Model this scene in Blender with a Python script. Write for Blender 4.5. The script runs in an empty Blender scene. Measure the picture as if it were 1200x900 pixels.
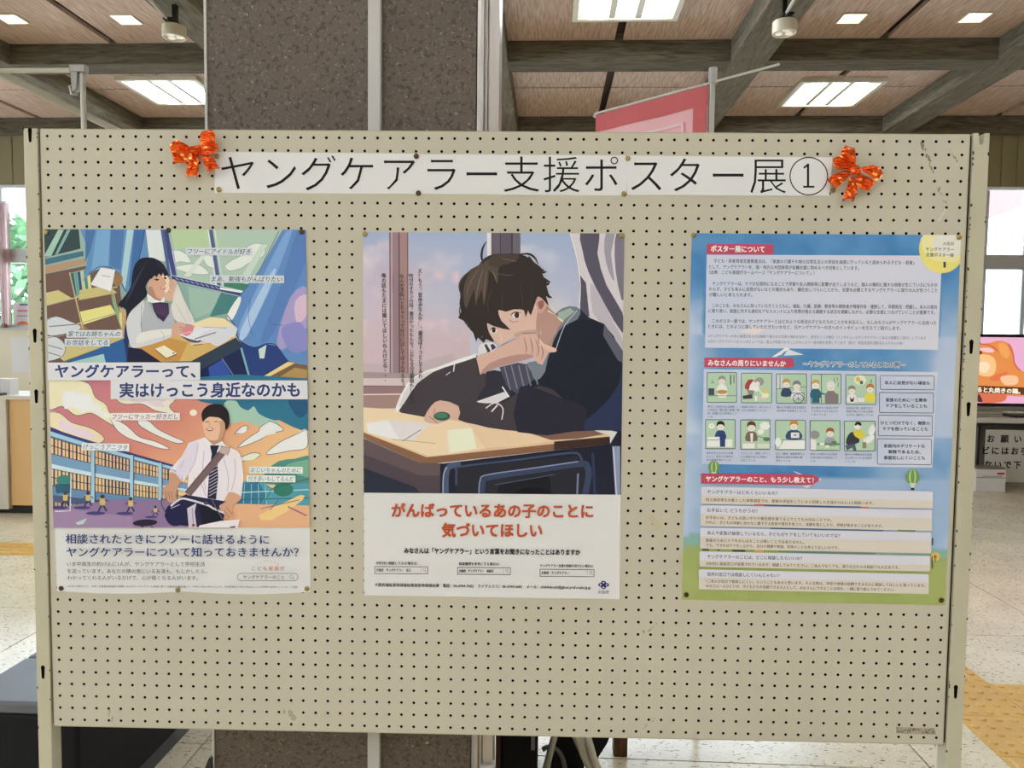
import bpy, bmesh, math, random
import numpy as np
from mathutils import Vector, Matrix
from mathutils.geometry import tessellate_polygon

# ------------------------------------------------------------------ camera, world, exposure
scn = bpy.context.scene
COL = scn.collection
PSI = math.radians(1.55)                      # the board stands turned a little from the building's grid
CAMLOC = (0.09910476802985446, -1.5104435156186051, 1.45)
cx_, cy_, cz_ = (0.9988397872677797, 0.04682667168309272, 0.011240204176994173), (-0.01387542576367891, 0.05633666044681679, 0.9983154076991783), (0.04611455226643006, -0.9973131120710205, 0.05692103794277453)
cam_d = bpy.data.cameras.new('camera'); cam = bpy.data.objects.new('camera', cam_d); COL.objects.link(cam)
cam.matrix_world = Matrix(((cx_[0], cy_[0], cz_[0], CAMLOC[0]), (cx_[1], cy_[1], cz_[1], CAMLOC[1]), (cx_[2], cy_[2], cz_[2], CAMLOC[2]), (0, 0, 0, 1)))
cam_d.sensor_fit = 'HORIZONTAL'; cam_d.sensor_width = 36; cam_d.lens = 27; cam_d.clip_start = 0.02; cam_d.clip_end = 300
scn.camera = cam
world = bpy.data.worlds.new('world'); scn.world = world; world.use_nodes = True
wn = world.node_tree; bg = wn.nodes['Background']
bg.inputs[0].default_value = (0.87, 0.93, 1.0, 1); bg.inputs[1].default_value = 12.0
scn.view_settings.view_transform = 'Standard'; scn.view_settings.look = 'None'; scn.view_settings.gamma = 1
scn.view_settings.use_curve_mapping = False
scn.view_settings.exposure = -0.08
TROFFER_POWER = 30.0                          # emission of the lit tubes behind the diffusers
scn.cycles.use_denoising = True
scn.cycles.max_bounces = 8; scn.cycles.diffuse_bounces = 5; scn.cycles.glossy_bounces = 3; scn.cycles.transparent_max_bounces = 8
scn.cycles.sample_clamp_indirect = 6.0

# ------------------------------------------------------------------ helpers
def lin(c):
    c = c / 255.0
    return c / 12.92 if c <= 0.04045 else ((c + 0.055) / 1.055) ** 2.4
def rgb(r, g, b, k=1.0):
    return (min(lin(r) * k, .95), min(lin(g) * k, .95), min(lin(b) * k, .95), 1.0)

class MB:
    """collects faces and links them as ONE mesh object"""
    def __init__(s): s.v = []; s.f = []
    def box(s, x0, x1, y0, y1, z0, z1):
        n = len(s.v)
        s.v += [(x0, y0, z0), (x1, y0, z0), (x1, y1, z0), (x0, y1, z0), (x0, y0, z1), (x1, y0, z1), (x1, y1, z1), (x0, y1, z1)]
        s.f += [tuple(n + i for i in q) for q in ((0, 3, 2, 1), (4, 5, 6, 7), (0, 1, 5, 4), (1, 2, 6, 5), (2, 3, 7, 6), (3, 0, 4, 7))]
        return s
    def tube(s, pts, r, n=12, caps=True):
        pts = [Vector(p) for p in pts]; rr = r if isinstance(r, (list, tuple)) else [r] * len(pts)
        rings = []
        for i, p in enumerate(pts):
            d = (pts[min(i + 1, len(pts) - 1)] - pts[max(i - 1, 0)]).normalized()
            a = Vector((0, 0, 1)) if abs(d.z) < .9 else Vector((1, 0, 0))
            u = d.cross(a).normalized(); w = d.cross(u).normalized()
            b = len(s.v); rings.append(b)
            for k in range(n):
                t = 2 * math.pi * k / n
                s.v.append(tuple(p + (u * math.cos(t) + w * math.sin(t)) * rr[i]))
        for a, b in zip(rings, rings[1:]):
            for k in range(n): s.f.append((a + k, a + (k + 1) % n, b + (k + 1) % n, b + k))
        if caps:
            s.f.append(tuple(rings[0] + k for k in reversed(range(n)))); s.f.append(tuple(rings[-1] + k for k in range(n)))
        return s
    def prism(s, pts, axis, a, b):
        """polygon pts (2D) extruded along axis 'x','y','z' from a to b"""
        m = {'x': lambda p, t: (t, p[0], p[1]), 'y': lambda p, t: (p[0], t, p[1]), 'z': lambda p, t: (p[0], p[1], t)}[axis]
        n = len(s.v); k = len(pts)
        s.v += [m(p, a) for p in pts] + [m(p, b) for p in pts]
        tris = tessellate_polygon([[Vector((p[0], p[1], 0)) for p in pts]])
        for t in tris: s.f.append(tuple(n + i for i in t)); s.f.append(tuple(n + k + i for i in reversed(t)))
        for i in range(k): s.f.append((n + i, n + (i + 1) % k, n + k + (i + 1) % k, n + k + i))
        return s
    def sheet(s, grid):
        """grid[i][j] of points"""
        n = len(s.v); R, Cc = len(grid), len(grid[0])
        for row in grid: s.v += [tuple(p) for p in row]
        for i in range(R - 1):
            for j in range(Cc - 1):
                a = n + i * Cc + j; s.f.append((a, a + 1, a + Cc + 1, a + Cc))
        return s
    def build(s, name, mat=None, parent=None, loc=None, bevel=0, smooth=False, fix=True, seg=2):
        me = bpy.data.meshes.new(name); me.from_pydata(s.v, [], s.f)
        if fix:
            bm = bmesh.new(); bm.from_mesh(me); bmesh.ops.recalc_face_normals(bm, faces=bm.faces); bm.to_mesh(me); bm.free()
        o = bpy.data.objects.new(name, me); COL.objects.link(o)
        if mat: me.materials.append(mat)
        if parent: o.parent = parent
        if loc: o.location = loc
        if bevel:
            md = o.modifiers.new('bevel', 'BEVEL'); md.width = bevel; md.segments = seg; md.limit_method = 'ANGLE'; md.angle_limit = math.radians(40)
        if smooth: me.polygons.foreach_set('use_smooth', [True] * len(me.polygons))
        return o

def box(name, mat, x0, x1, y0, y1, z0, z1, parent=None, bevel=0):
    """box with its origin at its base centre (in the parent's frame)"""
    cx, cy = (x0 + x1) / 2, (y0 + y1) / 2
    return MB().box(x0 - cx, x1 - cx, y0 - cy, y1 - cy, 0, z1 - z0).build(name, mat, parent, (cx, cy, z0), bevel)

def tag(o, label=None, cat=None, group=None, kind=None):
    if label: o['label'] = label
    if cat: o['category'] = cat
    if group: o['group'] = group
    if kind: o['kind'] = kind
    return o
def thing(name, label, cat, loc=(0, 0, 0), rz=0, group=None):
    o = bpy.data.objects.new(name, None); COL.objects.link(o); o.location = loc; o.rotation_euler = (0, 0, rz)
    o.empty_display_size = .1
    return tag(o, label, cat, group)
def struct(o): o['kind'] = 'structure'; return o
def copy_tree(o, parent=None):
    c = o.copy(); COL.objects.link(c); c.parent = parent
    for ch in list(o.children): copy_tree(ch, c)
    return c

# ------------------------------------------------------------------ materials
def mat(name, col, rough=.6, metal=0, spec=.5, noise=None, bump=None, emit=None, coord='Object', stretch=(1, 1, 1), coat=0):
    """noise=(scale, amount, detail) value mottling; bump=(scale, strength)"""
    m = bpy.data.materials.new(name); m.use_nodes = True
    nt = m.node_tree; N = nt.nodes; L = nt.links; p = N['Principled BSDF']
    p.inputs['Base Color'].default_value = col; p.inputs['Roughness'].default_value = rough
    p.inputs['Metallic'].default_value = metal; p.inputs['Specular IOR Level'].default_value = spec
    p.inputs['Coat Weight'].default_value = coat
    tc = N.new('ShaderNodeTexCoord'); mp = N.new('ShaderNodeMapping'); mp.inputs['Scale'].default_value = stretch
    L.new(tc.outputs[coord], mp.inputs[0])
    if noise:
        n = N.new('ShaderNodeTexNoise'); n.inputs['Scale'].default_value = noise[0]; n.inputs['Detail'].default_value = noise[2] if len(noise) > 2 else 4
        L.new(mp.outputs[0], n.inputs[0])
        r = N.new('ShaderNodeValToRGB')
        a = noise[1]
        r.color_ramp.elements[0].position = .3; r.color_ramp.elements[1].position = .7
        r.color_ramp.elements[0].color = tuple(c * (1 - a) for c in col[:3]) + (1,); r.color_ramp.elements[1].color = tuple(min(1, c * (1 + a)) for c in col[:3]) + (1,)
        L.new(n.outputs[0], r.inputs[0]); L.new(r.outputs[0], p.inputs['Base Color'])
    if bump:
        n = N.new('ShaderNodeTexNoise'); n.inputs['Scale'].default_value = bump[0]; n.inputs['Detail'].default_value = 3
        L.new(mp.outputs[0], n.inputs[0])
        b = N.new('ShaderNodeBump'); b.inputs['Strength'].default_value = bump[1]; b.inputs['Distance'].default_value = .002
        L.new(n.outputs[0], b.inputs['Height']); L.new(b.outputs[0], p.inputs['Normal'])
    if emit:
        p.inputs['Emission Color'].default_value = emit[0]; p.inputs['Emission Strength'].default_value = emit[1]
    return m

def speck_mat(name, base, layers, rough, spec=.5, bumpy=0, coord='Object', gloss_noise=None):
    """layers: list of (scale, threshold, colour, softness, stretch): cells or flakes over the base colour"""
    m = bpy.data.materials.new(name); m.use_nodes = True
    nt = m.node_tree; N = nt.nodes; L = nt.links; p = N['Principled BSDF']
    p.inputs['Roughness'].default_value = rough; p.inputs['Specular IOR Level'].default_value = spec
    tc = N.new('ShaderNodeTexCoord')
    n0 = N.new('ShaderNodeTexNoise'); n0.inputs['Scale'].default_value = 3.0; n0.inputs['Detail'].default_value = 5
    L.new(tc.outputs[coord], n0.inputs[0])
    r0 = N.new('ShaderNodeValToRGB'); r0.color_ramp.elements[0].position = .3; r0.color_ramp.elements[1].position = .7
    r0.color_ramp.elements[0].color = tuple(c * .86 for c in base[:3]) + (1,); r0.color_ramp.elements[1].color = tuple(c * 1.1 for c in base[:3]) + (1,)
    L.new(n0.outputs[0], r0.inputs[0]); cur = r0.outputs[0]; lastn = None
    for i, (sc, th, colr, soft, st) in enumerate(layers):
        mp = N.new('ShaderNodeMapping'); mp.inputs['Scale'].default_value = st; mp.inputs['Location'].default_value = (i * 3.7, i * 1.3, i * 2.1)
        mp.inputs['Rotation'].default_value = (0, 0, i * .6)
        L.new(tc.outputs[coord], mp.inputs[0])
        n = N.new('ShaderNodeTexNoise'); n.inputs['Scale'].default_value = sc; n.inputs['Detail'].default_value = 2.5; n.inputs['Roughness'].default_value = .6
        L.new(mp.outputs[0], n.inputs[0])
        r = N.new('ShaderNodeValToRGB'); r.color_ramp.elements[0].position = th; r.color_ramp.elements[1].position = min(1, th + soft)
        r.color_ramp.elements[0].color = (0, 0, 0, 1); r.color_ramp.elements[1].color = (1, 1, 1, 1)
        L.new(n.outputs[0], r.inputs[0])
        mx = N.new('ShaderNodeMix'); mx.data_type = 'RGBA'
        L.new(r.outputs[0], mx.inputs[0]); L.new(cur, mx.inputs[6]); mx.inputs[7].default_value = colr
        cur = mx.outputs[2]; lastn = n
    L.new(cur, p.inputs['Base Color'])
    if bumpy:
        b = N.new('ShaderNodeBump'); b.inputs['Strength'].default_value = bumpy; b.inputs['Distance'].default_value = .002
        L.new(lastn.outputs[0], b.inputs['Height']); L.new(b.outputs[0], p.inputs['Normal'])
    return m

def grain_mat(name, dark, light, scale, stretch, rough=.7, streak=.5, bump=.3, coord='Object'):
    m = bpy.data.materials.new(name); m.use_nodes = True
    nt = m.node_tree; N = nt.nodes; L = nt.links; p = N['Principled BSDF']; p.inputs['Roughness'].default_value = rough
    p.inputs['Specular IOR Level'].default_value = .3
    tc = N.new('ShaderNodeTexCoord'); mp = N.new('ShaderNodeMapping'); mp.inputs['Scale'].default_value = stretch; L.new(tc.outputs[coord], mp.inputs[0])
    n = N.new('ShaderNodeTexNoise'); n.inputs['Scale'].default_value = scale; n.inputs['Detail'].default_value = 6; n.inputs['Distortion'].default_value = streak
    L.new(mp.outputs[0], n.inputs[0])
    r = N.new('ShaderNodeValToRGB'); r.color_ramp.elements[0].position = .32; r.color_ramp.elements[1].position = .68
    r.color_ramp.elements[0].color = dark; r.color_ramp.elements[1].color = light
    L.new(n.outputs[0], r.inputs[0]); L.new(r.outputs[0], p.inputs['Base Color'])
    if bump:
        b = N.new('ShaderNodeBump'); b.inputs['Strength'].default_value = bump; b.inputs['Distance'].default_value = .003
        L.new(n.outputs[0], b.inputs['Height']); L.new(b.outputs[0], p.inputs['Normal'])
    return m

def print_mat(name, rough=.4, spec=.35, emit=0, attr='ink'):
    m = bpy.data.materials.new(name); m.use_nodes = True
    nt = m.node_tree; N = nt.nodes; L = nt.links; p = N['Principled BSDF']
    p.inputs['Roughness'].default_value = rough; p.inputs['Specular IOR Level'].default_value = spec
    a = N.new('ShaderNodeAttribute'); a.attribute_name = attr
    L.new(a.outputs['Color'], p.inputs['Base Color'])
    if emit:
        p.inputs['Base Color'].default_value = (.01, .01, .01, 1)
        for l in list(L): 
            if l.to_socket == p.inputs['Base Color']: L.remove(l)
        L.new(a.outputs['Color'], p.inputs['Emission Color']); p.inputs['Emission Strength'].default_value = emit
    return m

def glass_mat(name, tint=(.92, .97, 1, 1)):
    m = bpy.data.materials.new(name); m.use_nodes = True
    nt = m.node_tree; N = nt.nodes; L = nt.links; N.remove(N['Principled BSDF'])
    t = N.new('ShaderNodeBsdfTransparent'); t.inputs[0].default_value = tint
    g = N.new('ShaderNodeBsdfGlossy'); g.inputs['Roughness'].default_value = .03
    f = N.new('ShaderNodeFresnel'); f.inputs[0].default_value = 1.45
    mx = N.new('ShaderNodeMixShader'); L.new(f.outputs[0], mx.inputs[0]); L.new(t.outputs[0], mx.inputs[1]); L.new(g.outputs[0], mx.inputs[2])
    L.new(mx.outputs[0], N['Material Output'].inputs[0]); return m

K = 1.3
M = {}
M['paper'] = mat('white paper', rgb(207, 206, 206, K), .6, spec=.2)
M['print'] = print_mat('printed ink', .58, .2)
M['panel'] = mat('cream painted pegboard', rgb(178, 172, 155, K), .6, spec=.22, noise=(2.2, .035), bump=(160, .12))
M['panel_edge'] = mat('worn cream panel edge', rgb(165, 155, 132, K), .5, noise=(14, .12))
M['gap_shade'] = mat('near-black shade in gaps and hollows', rgb(9, 7, 4), .95, spec=.05)  # near-black colour standing in for shade in holes, slots and gaps
M['upright'] = mat('cream enamelled steel upright', rgb(174, 168, 146, K), .42, spec=.45, noise=(6, .07), bump=(60, .1))
M['rust'] = mat('dark chipped paint', rgb(52, 42, 30), .8)
M['brass'] = mat('brass thumbtack', rgb(168, 150, 100), .42, metal=1)
M['brass_dark'] = mat('tarnished thumbtack', rgb(92, 76, 58), .5, metal=1)
M['foil'] = mat('orange metallic foil ribbon', rgb(252, 104, 36), .2, metal=.75, spec=.6, bump=(70, .5), noise=(40, .2))
M['aggregate'] = speck_mat('dark brown aggregate stone', rgb(98, 85, 74), [(90, .55, rgb(72, 60, 52), .06, (1, 1, 1)), (140, .60, rgb(120, 106, 92), .05, (1, 1, 1)), (120, .68, rgb(168, 150, 128), .03, (1, 1, 1)), (260, .66, rgb(48, 40, 34), .03, (1, 1, 1))], .5, bumpy=.25)
M['conduit'] = mat('off-white plastic conduit', rgb(186, 184, 180, 1.15), .45)
M['steel'] = mat('brushed steel channel', rgb(180, 172, 165), .34, metal=.8, noise=(3, .08), stretch=(30, 30, .6), bump=(50, .1))
M['ceil'] = grain_mat('brown ceiling board', rgb(166, 136, 120), rgb(212, 186, 170), 9, (9, .7, 1), .55, .3, .15)
M['batten'] = mat('dark brown ceiling recess', rgb(52, 30, 22), .8)
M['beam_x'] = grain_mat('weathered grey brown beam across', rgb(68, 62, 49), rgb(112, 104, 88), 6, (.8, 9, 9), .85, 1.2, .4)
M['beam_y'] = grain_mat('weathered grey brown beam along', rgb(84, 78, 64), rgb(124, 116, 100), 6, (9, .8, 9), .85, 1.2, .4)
M['white_metal'] = mat('white enamelled lamp frame', rgb(214, 210, 196), .4)
M['diffuser'] = mat('lit white diffuser', rgb(235, 235, 225), .5, emit=((.97, .98, 1, 1), TROFFER_POWER * .02))
M['tube_lit'] = mat('lit fluorescent strip', rgb(240, 240, 235), .5, emit=((.90, .95, 1, 1), TROFFER_POWER))
M['downlight_lit'] = mat('dimly lit reflector', rgb(235, 230, 190), .3, emit=((1, .95, .72, 1), 1.3))
M['cream_metal'] = mat('cream enamelled spotlight', rgb(214, 204, 180), .35)
M['lens'] = mat('glass lens of the spotlight', rgb(225, 222, 215), .15, emit=((1, .97, .9, 1), .35))
M['black_metal'] = mat('black metal', rgb(28, 26, 26), .4)
M['pipe'] = mat('white painted pipe', rgb(198, 194, 178), .35, spec=.6)
M['siding'] = mat('olive beige siding', rgb(140, 126, 90), .6, noise=(5, .06), stretch=(1, 1, .3))
M['frame_grey'] = mat('grey aluminium window frame', rgb(198, 194, 190), .5)
M['frame_white'] = mat('white sash', rgb(215, 218, 222), .4)
M['glass'] = glass_mat('window glass')
M['curtain'] = mat('pale pink curtain', rgb(240, 216, 216), .8, noise=(8, .05), stretch=(6, 1, .4))
M['curtain'].node_tree.nodes['Principled BSDF'].inputs['Transmission Weight'].default_value = .55
M['curtain'].node_tree.nodes['Principled BSDF'].inputs['IOR'].default_value = 1.02
M['wall'] = mat('cream wall', rgb(222, 210, 184), .8, noise=(2, .04), bump=(90, .1))
M['wall_dark'] = mat('dull brown wall', rgb(120, 110, 95), .8, noise=(2, .06))
M['terrazzo'] = speck_mat('polished terrazzo', rgb(222, 211, 182), [(38, .60, rgb(186, 178, 156), .07, (1, 2.2, 1)), (42, .635, rgb(96, 92, 86), .02, (1, 2.8, 1)), (55, .66, rgb(240, 236, 222), .05, (2, 1, 1)), (85, .68, rgb(120, 98, 74), .03, (1, 1, 1))], .2, .35)
M['grout'] = mat('floor joint', rgb(108, 102, 90), .8)
M['tactile'] = mat('yellow tactile tile', rgb(212, 168, 86), .42, noise=(4, .08), bump=(120, .12))
M['black_vinyl'] = mat('black vinyl', rgb(14, 14, 15), .7, spec=.25, bump=(120, .15), noise=(8, .15))
M['grey_vinyl'] = mat('grey vinyl seat top', rgb(98, 100, 106), .45, bump=(60, .1), noise=(5, .08))
M['beige_laminate'] = mat('tan laminate board', rgb(226, 182, 122), .5, noise=(3, .04))
M['white_laminate'] = mat('white laminate', rgb(214, 206, 190), .4, noise=(3, .03))
M['brown_wood'] = grain_mat('brown wood', rgb(70, 44, 22), rgb(104, 68, 36), 9, (8, 8, 1), .5, .6, .2)
M['pink'] = mat('pink banner cloth', rgb(250, 190, 190), .8, bump=(40, .2))
M['tv_bezel'] = mat('black glossy bezel', rgb(14, 13, 15), .2)
M['silver'] = mat('silver plastic', rgb(150, 146, 140), .3, metal=.5)
M['silver_light'] = mat('bright silver trim', rgb(225, 225, 225), .2, metal=.7)
M['sign_grey'] = mat('light grey card', rgb(196, 192, 182), .7)
M['ink_black'] = mat('black lettering', rgb(24, 22, 24), .6)
M['white_box'] = mat('white carton', rgb(222, 216, 212), .6)
M['ext_white'] = mat('sunlit white building', rgb(240, 238, 236), .8)
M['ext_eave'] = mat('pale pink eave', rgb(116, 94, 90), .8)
M['ext_green'] = mat('hedge leaves', rgb(84, 128, 84), .8, noise=(5, .4))
M['ext_ground'] = mat('pale outdoor paving', rgb(190, 186, 176), .8, noise=(1, .1))
M['scuff'] = mat('dirt smear', rgb(128, 120, 104, 1.15), .7)
M['faint'] = mat('faint dirt smear', rgb(154, 146, 128, K), .7)
M['tape'] = mat('yellowed clear tape', rgb(196, 186, 160, 1.1), .2)
M['silver_tape'] = mat('pale scratch', rgb(200, 194, 180, 1.2), .5)
M['grey_cloth'] = mat('grey cloth', rgb(110, 108, 112), .8)
M['dark_red'] = mat('dark red panel', rgb(64, 28, 24), .5)
M['banner_print'] = M['print']

# ------------------------------------------------------------------ the board's own frame
R_, t_ = None, None
def _rot(a):
    ax, ay, az = a
    c, s = math.cos, math.sin
    return (np.array([[c(az), -s(az), 0], [s(az), c(az), 0], [0, 0, 1]]) @ np.array([[c(ay), 0, s(ay)], [0, 1, 0], [-s(ay), 0, c(ay)]]) @ np.array([[1, 0, 0], [0, c(ax), -s(ax)], [0, s(ax), c(ax)]]))
R_ = _rot((0.056962245592276695, 0.019122218961957017, 0.012349052824002574)); t_ = np.array((-0.030486996109434592, 0.1112595245046248, 1.5222291694099446))
Cb = -R_.T @ t_
ZC = 1.2519383580631538                        # height of the board's centre
BOARD = Matrix.Translation((0, 0, ZC)) @ Matrix.Rotation(PSI, 4, 'Z')
def on_board(x, y, off=0.0):
    """a point measured in the photograph -> metres on the board's face (right, up) from its centre"""
    d = R_.T @ np.array([(x - 600) / 900, (y - 450) / 900, 1.0]); s = (-off - Cb[2]) / d[2]
    return (Cb[0] + s * d[0], -(Cb[1] + s * d[1]))
def board_thing(name, label, cat, X, Y, Z, group=None):
    o = thing(name, label, cat, group=group); o.matrix_world = BOARD @ Matrix.Translation((X, Y, Z)); return o

# ================================================================== THE SETTING
random.seed(7)
BX = [-3.86 + 1.765 * k for k in range(-3, 8)]           # beams running away from the viewer
BY = [5.74 - 1.76 * k for k in range(0, 8)]              # beams running across
X0, X1, Y0, Y1 = -9.0, 9.2, -6.4, 7.4
ZT = 3.5

# floor: cast terrazzo slabs with open joints
fl = struct(MB().box(X0 - .2, X1 + .2, Y0 - .2, Y1 + .2, -.12, -.006).build('floor', M['grout']))
PITCH = 1.27
def slab(w, d):
    return MB().box(-w / 2, w / 2, -d / 2, d / 2, -.006, 0)
slab_me = None
jx = [2.70 + PITCH * k for k in range(-10, 6)]; jy = [1.10 + PITCH * k for k in range(-6, 6)]
for i in range(len(jx) - 1):
    for j in range(len(jy) - 1):
        cx, cy = (jx[i] + jx[i + 1]) / 2, (jy[j] + jy[j + 1]) / 2
        if slab_me is None:
            o = slab(PITCH - .006, PITCH - .006).build('terrazzo_slab', None); slab_me = o.data; slab_me.materials.append(M['terrazzo'])
        else:
            o = bpy.data.objects.new('terrazzo_slab', slab_me); COL.objects.link(o)
        o.parent = fl; o.location = (cx, cy, 0)

# tactile paving let into the floor
def dot_tile():
    b = MB(); s = .1485
    b.box(-s, s, -s, s, 0, .003)
    for i in range(5):
        for j in range(5):
            x, y = -.12 + .06 * i, -.12 + .06 * j; n = len(b.v); q = 8
            for (r, z) in ((.0165, .003), (.0125, .0075), (.0085, .0082)):
                for k in range(q): a = 2 * math.pi * k / q; b.v.append((x + r * math.cos(a), y + r * math.sin(a), z))
            for t in range(2):
                for k in range(q): b.f.append((n + t * q + k, n + t * q + (k + 1) % q, n + (t + 1) * q + (k + 1) % q, n + (t + 1) * q + k))
            b.f.append(tuple(n + 2 * q + k for k in range(q)))
    return b
def bar_tile():
    b = MB(); s = .1485; b.box(-s, s, -s, s, 0, .003)
    for k in range(4):
        y = -.1125 + .075 * k; n = len(b.v)
        b.v += [(-.135, y - .017, .003), (.135, y - .017, .003), (.135, y + .017, .003), (-.135, y + .017, .003), (-.13, y - .011, .008), (.13, y - .011, .008), (.13, y + .011, .008), (-.13, y + .011, .008)]
        b.f += [tuple(n + i for i in q) for q in ((4, 5, 6, 7), (0, 1, 5, 4), (1, 2, 6, 5), (2, 3, 7, 6), (3, 0, 4, 7))]
    return b
dme = bme = None
def tile(kind, x, y, parent, rz=0):
    global dme, bme
    if kind == 'dot':
        if dme is None: o = dot_tile().build('tactile_tile', M['tactile']); dme = o.data
        else: o = bpy.data.objects.new('tactile_tile', dme); COL.objects.link(o)
    else:
        if bme is None: o = bar_tile().build('tactile_tile', M['tactile']); bme = o.data
        else: o = bpy.data.objects.new('tactile_tile', bme); COL.objects.link(o)
    o.parent = parent; o.location = (x, y, 0); o.rotation_euler = (0, 0, rz)
tp = struct(thing('tactile_paving', None, None)); tp.location = (0, 0, 0)
for c in range(5):
    for r in range(3):
        tile('dot' if r > 0 else 'bar', 1.86 + .3 * c, 1.05 + .3 * r, tp, math.pi / 2 if r == 0 else 0)
for r in range(3, 5): tile('dot', 1.86, 1.05 + .3 * r, tp)
tg = struct(thing('tactile_guide_strip', None, None))
for c in range(20): tile('bar', -6.6 + .3 * c, 3.46, tg)
for o_ in (tp, tg):
    for kk in ('label', 'category'):
        if kk in o_: del o_[kk]

# ceiling: dark deck, brown boards with open joints between the beams
ce = struct(MB().box(X0 - .2, X1 + .2, Y0 - .2, Y1 + .2, ZT + .045, ZT + .2).build('ceiling', M['batten']))
cols_x = list(zip(BX, BX[1:])); rows_y = [(b, a) for a, b in zip(BY, BY[1:])]
rows_y = [(BY[0], BY[0] + 1.76)] + rows_y
pm = {}
def board_panel(x0, x1, y0, y1):
    key = (round(x1 - x0, 3), round(y1 - y0, 3))
    if key not in pm:
        w, d = x1 - x0, y1 - y0
        o = MB().box(-w / 2, w / 2, -d / 2, d / 2, 0, .03).build('ceiling_board', M['ceil'], ce); pm[key] = o.data
    else:
        o = bpy.data.objects.new('ceiling_board', pm[key]); COL.objects.link(o); o.parent = ce
    o.location = ((x0 + x1) / 2, (y0 + y1) / 2, ZT)
for xi, (xa, xb) in enumerate(cols_x):
    for yi, (ya, yb) in enumerate(rows_y):
        xm, ym = (xa + xb) / 2, (ya + yb) / 2
        for (p, q) in ((xa + .1, xm - .03), (xm + .03, xb - .1)):
            for (r, s_) in ((ya + .03, ym - .011), (ym + .011, yb - .03)): board_panel(p, q, r, s_)
for i, x in enumerate(BX):
    struct(MB().box(-.125, .125, Y0 - .1, 6.0, -.145, .06).build('ceiling_beam', M['beam_y'], None, (x, 0, ZT), bevel=.006))
for i, y in enumerate(BY):
    w = .06 if i == 0 else .105
    struct(MB().box(X0, X1, -w, w, -.142, .06).build('ceiling_crossbeam', M['beam_x'], None, (0, y if i else y - .02, ZT), bevel=.006))

# walls
def wall(name, x0, x1, y0, y1, z0, z1, m=None):
    return struct(box(name, m or M['wall'], x0, x1, y0, y1, z0, z1))
wall('wall_left', X0 - .2, X0, Y0, Y1, 0, 1.0); wall('wall_right', X1, X1 + .2, Y0, Y1, 0, ZT + .1)
wall('trim_4', X0 - .2, X0, Y0, Y1, 2.9, ZT + .1)
wall('wall_back', X0, X1, Y0 - .2, Y0, 0, ZT + .1)
wf = wall('wall_far', X0, X1, Y1, Y1 + .15, 0, 1.5)
wall('trim_1', X0, X1, Y1 - .03, Y1 + .15, 1.5, 1.53, M['frame_grey'])
# soffit above the windows, faced with upright boards
sof = struct(box('trim_2', M['gap_shade'], X0, X1, 5.975, 6.12, 2.93, ZT + .04))
sm = None
for k in range(int((X1 - X0) / .14)):
    x = X0 + .14 * k
    if sm is None:
        o = MB().box(.003, .137, -.014, 0, 0, ZT - 2.93).build('siding_board', M['siding'], sof, bevel=.003); sm = o
    else:
        o = sm.copy(); COL.objects.link(o)
    o.location = (x - (X0 + X1) / 2, 5.975 - (5.975 + 6.12) / 2, 0)
struct(box('trim_3', M['frame_white'], X0, X1, 5.95, 5.99, 2.905, 2.93))

def window(name, x0, x1, mull):
    w = struct(thing(name, None, None))
    for kk in ('label', 'category'):
        if kk in w: del w[kk]
    w.location = ((x0 + x1) / 2, Y1, 1.53); cx = (x0 + x1) / 2
    def part(n, m, a, b, ya, yb, za, zb): return MB().box(a - cx, b - cx, ya, yb, za - 1.53, zb - 1.53).build(n, m, w)
    part('window_frame', M['frame_grey'], x0, x1, .0, .1, 1.53, 1.57); part('window_frame', M['frame_grey'], x0, x1, 0, .1, 3.44, 3.5)
    part('transom', M['frame_grey'], x0, x1, -.02, .1, 2.305, 2.465)
    for a in mull:
        part('mullion', M['frame_white'], a - .022, a + .022, .01, .09, 1.57, 2.305); part('mullion', M['frame_white'], a - .022, a + .022, .01, .09, 2.465, 3.44)
    edges = [x0] + list(mull) + [x1]
    for a, b in zip(edges, edges[1:]):
        for za, zb in ((1.57, 2.305), (2.465, 3.44)):
            if b - a > .1: part('pane', M['glass'], a, b, .048, .052, za, zb)
window('window_1', X0, 0, [-8.1, -7.2, -6.42, -6.0, -5.1, -4.2, -3.3, -2.4, -1.5, -.6])
window('window_2', 0, X1, [.6, 1.5, 2.4, 3.3, 4.2, 4.98, 5.42, 6.3, 7.2, 8.1])

def added_side_window(name, x):
    w = struct(thing(name, None, None))
    for kk in ('label', 'category'):
        if kk in w: del w[kk]
    w.location = (x, 0, 1.0)
    ys = [Y0 + (Y1 - Y0) * i / 10 for i in range(11)]
    MB().box(-.04, .04, Y0, Y1, 0, .05).build('window_frame', M['frame_grey'], w); MB().box(-.04, .04, Y0, Y1, 1.85, 1.9).build('window_frame', M['frame_grey'], w)
    for y in ys: MB().box(-.03, .03, y - .03, y + .03, .05, 1.85).build('mullion', M['frame_white'], w)
    for a, b in zip(ys, ys[1:]): MB().box(-.002, .002, a + .03, b - .03, .05, 1.85).build('pane', M['glass'], w)
added_side_window('added_daylight_window', X0 - .1)  # unseen window, added to let daylight in onto the ceiling

# column clad in aggregate stone
cl = struct(thing('column', None, None))
for kk in ('label', 'category'):
    if kk in cl: del cl[kk]
cl.location = (-.35, .42, 0)
MB().box(-.29, .29, -.28, .28, 0, ZT + .03).build('stone_cladding', M['aggregate'], cl, bevel=.002)
MB().box(-.2945, -.289, -.283, -.27, 0, ZT + .03).build('corner_strip', M['conduit'], cl)
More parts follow.
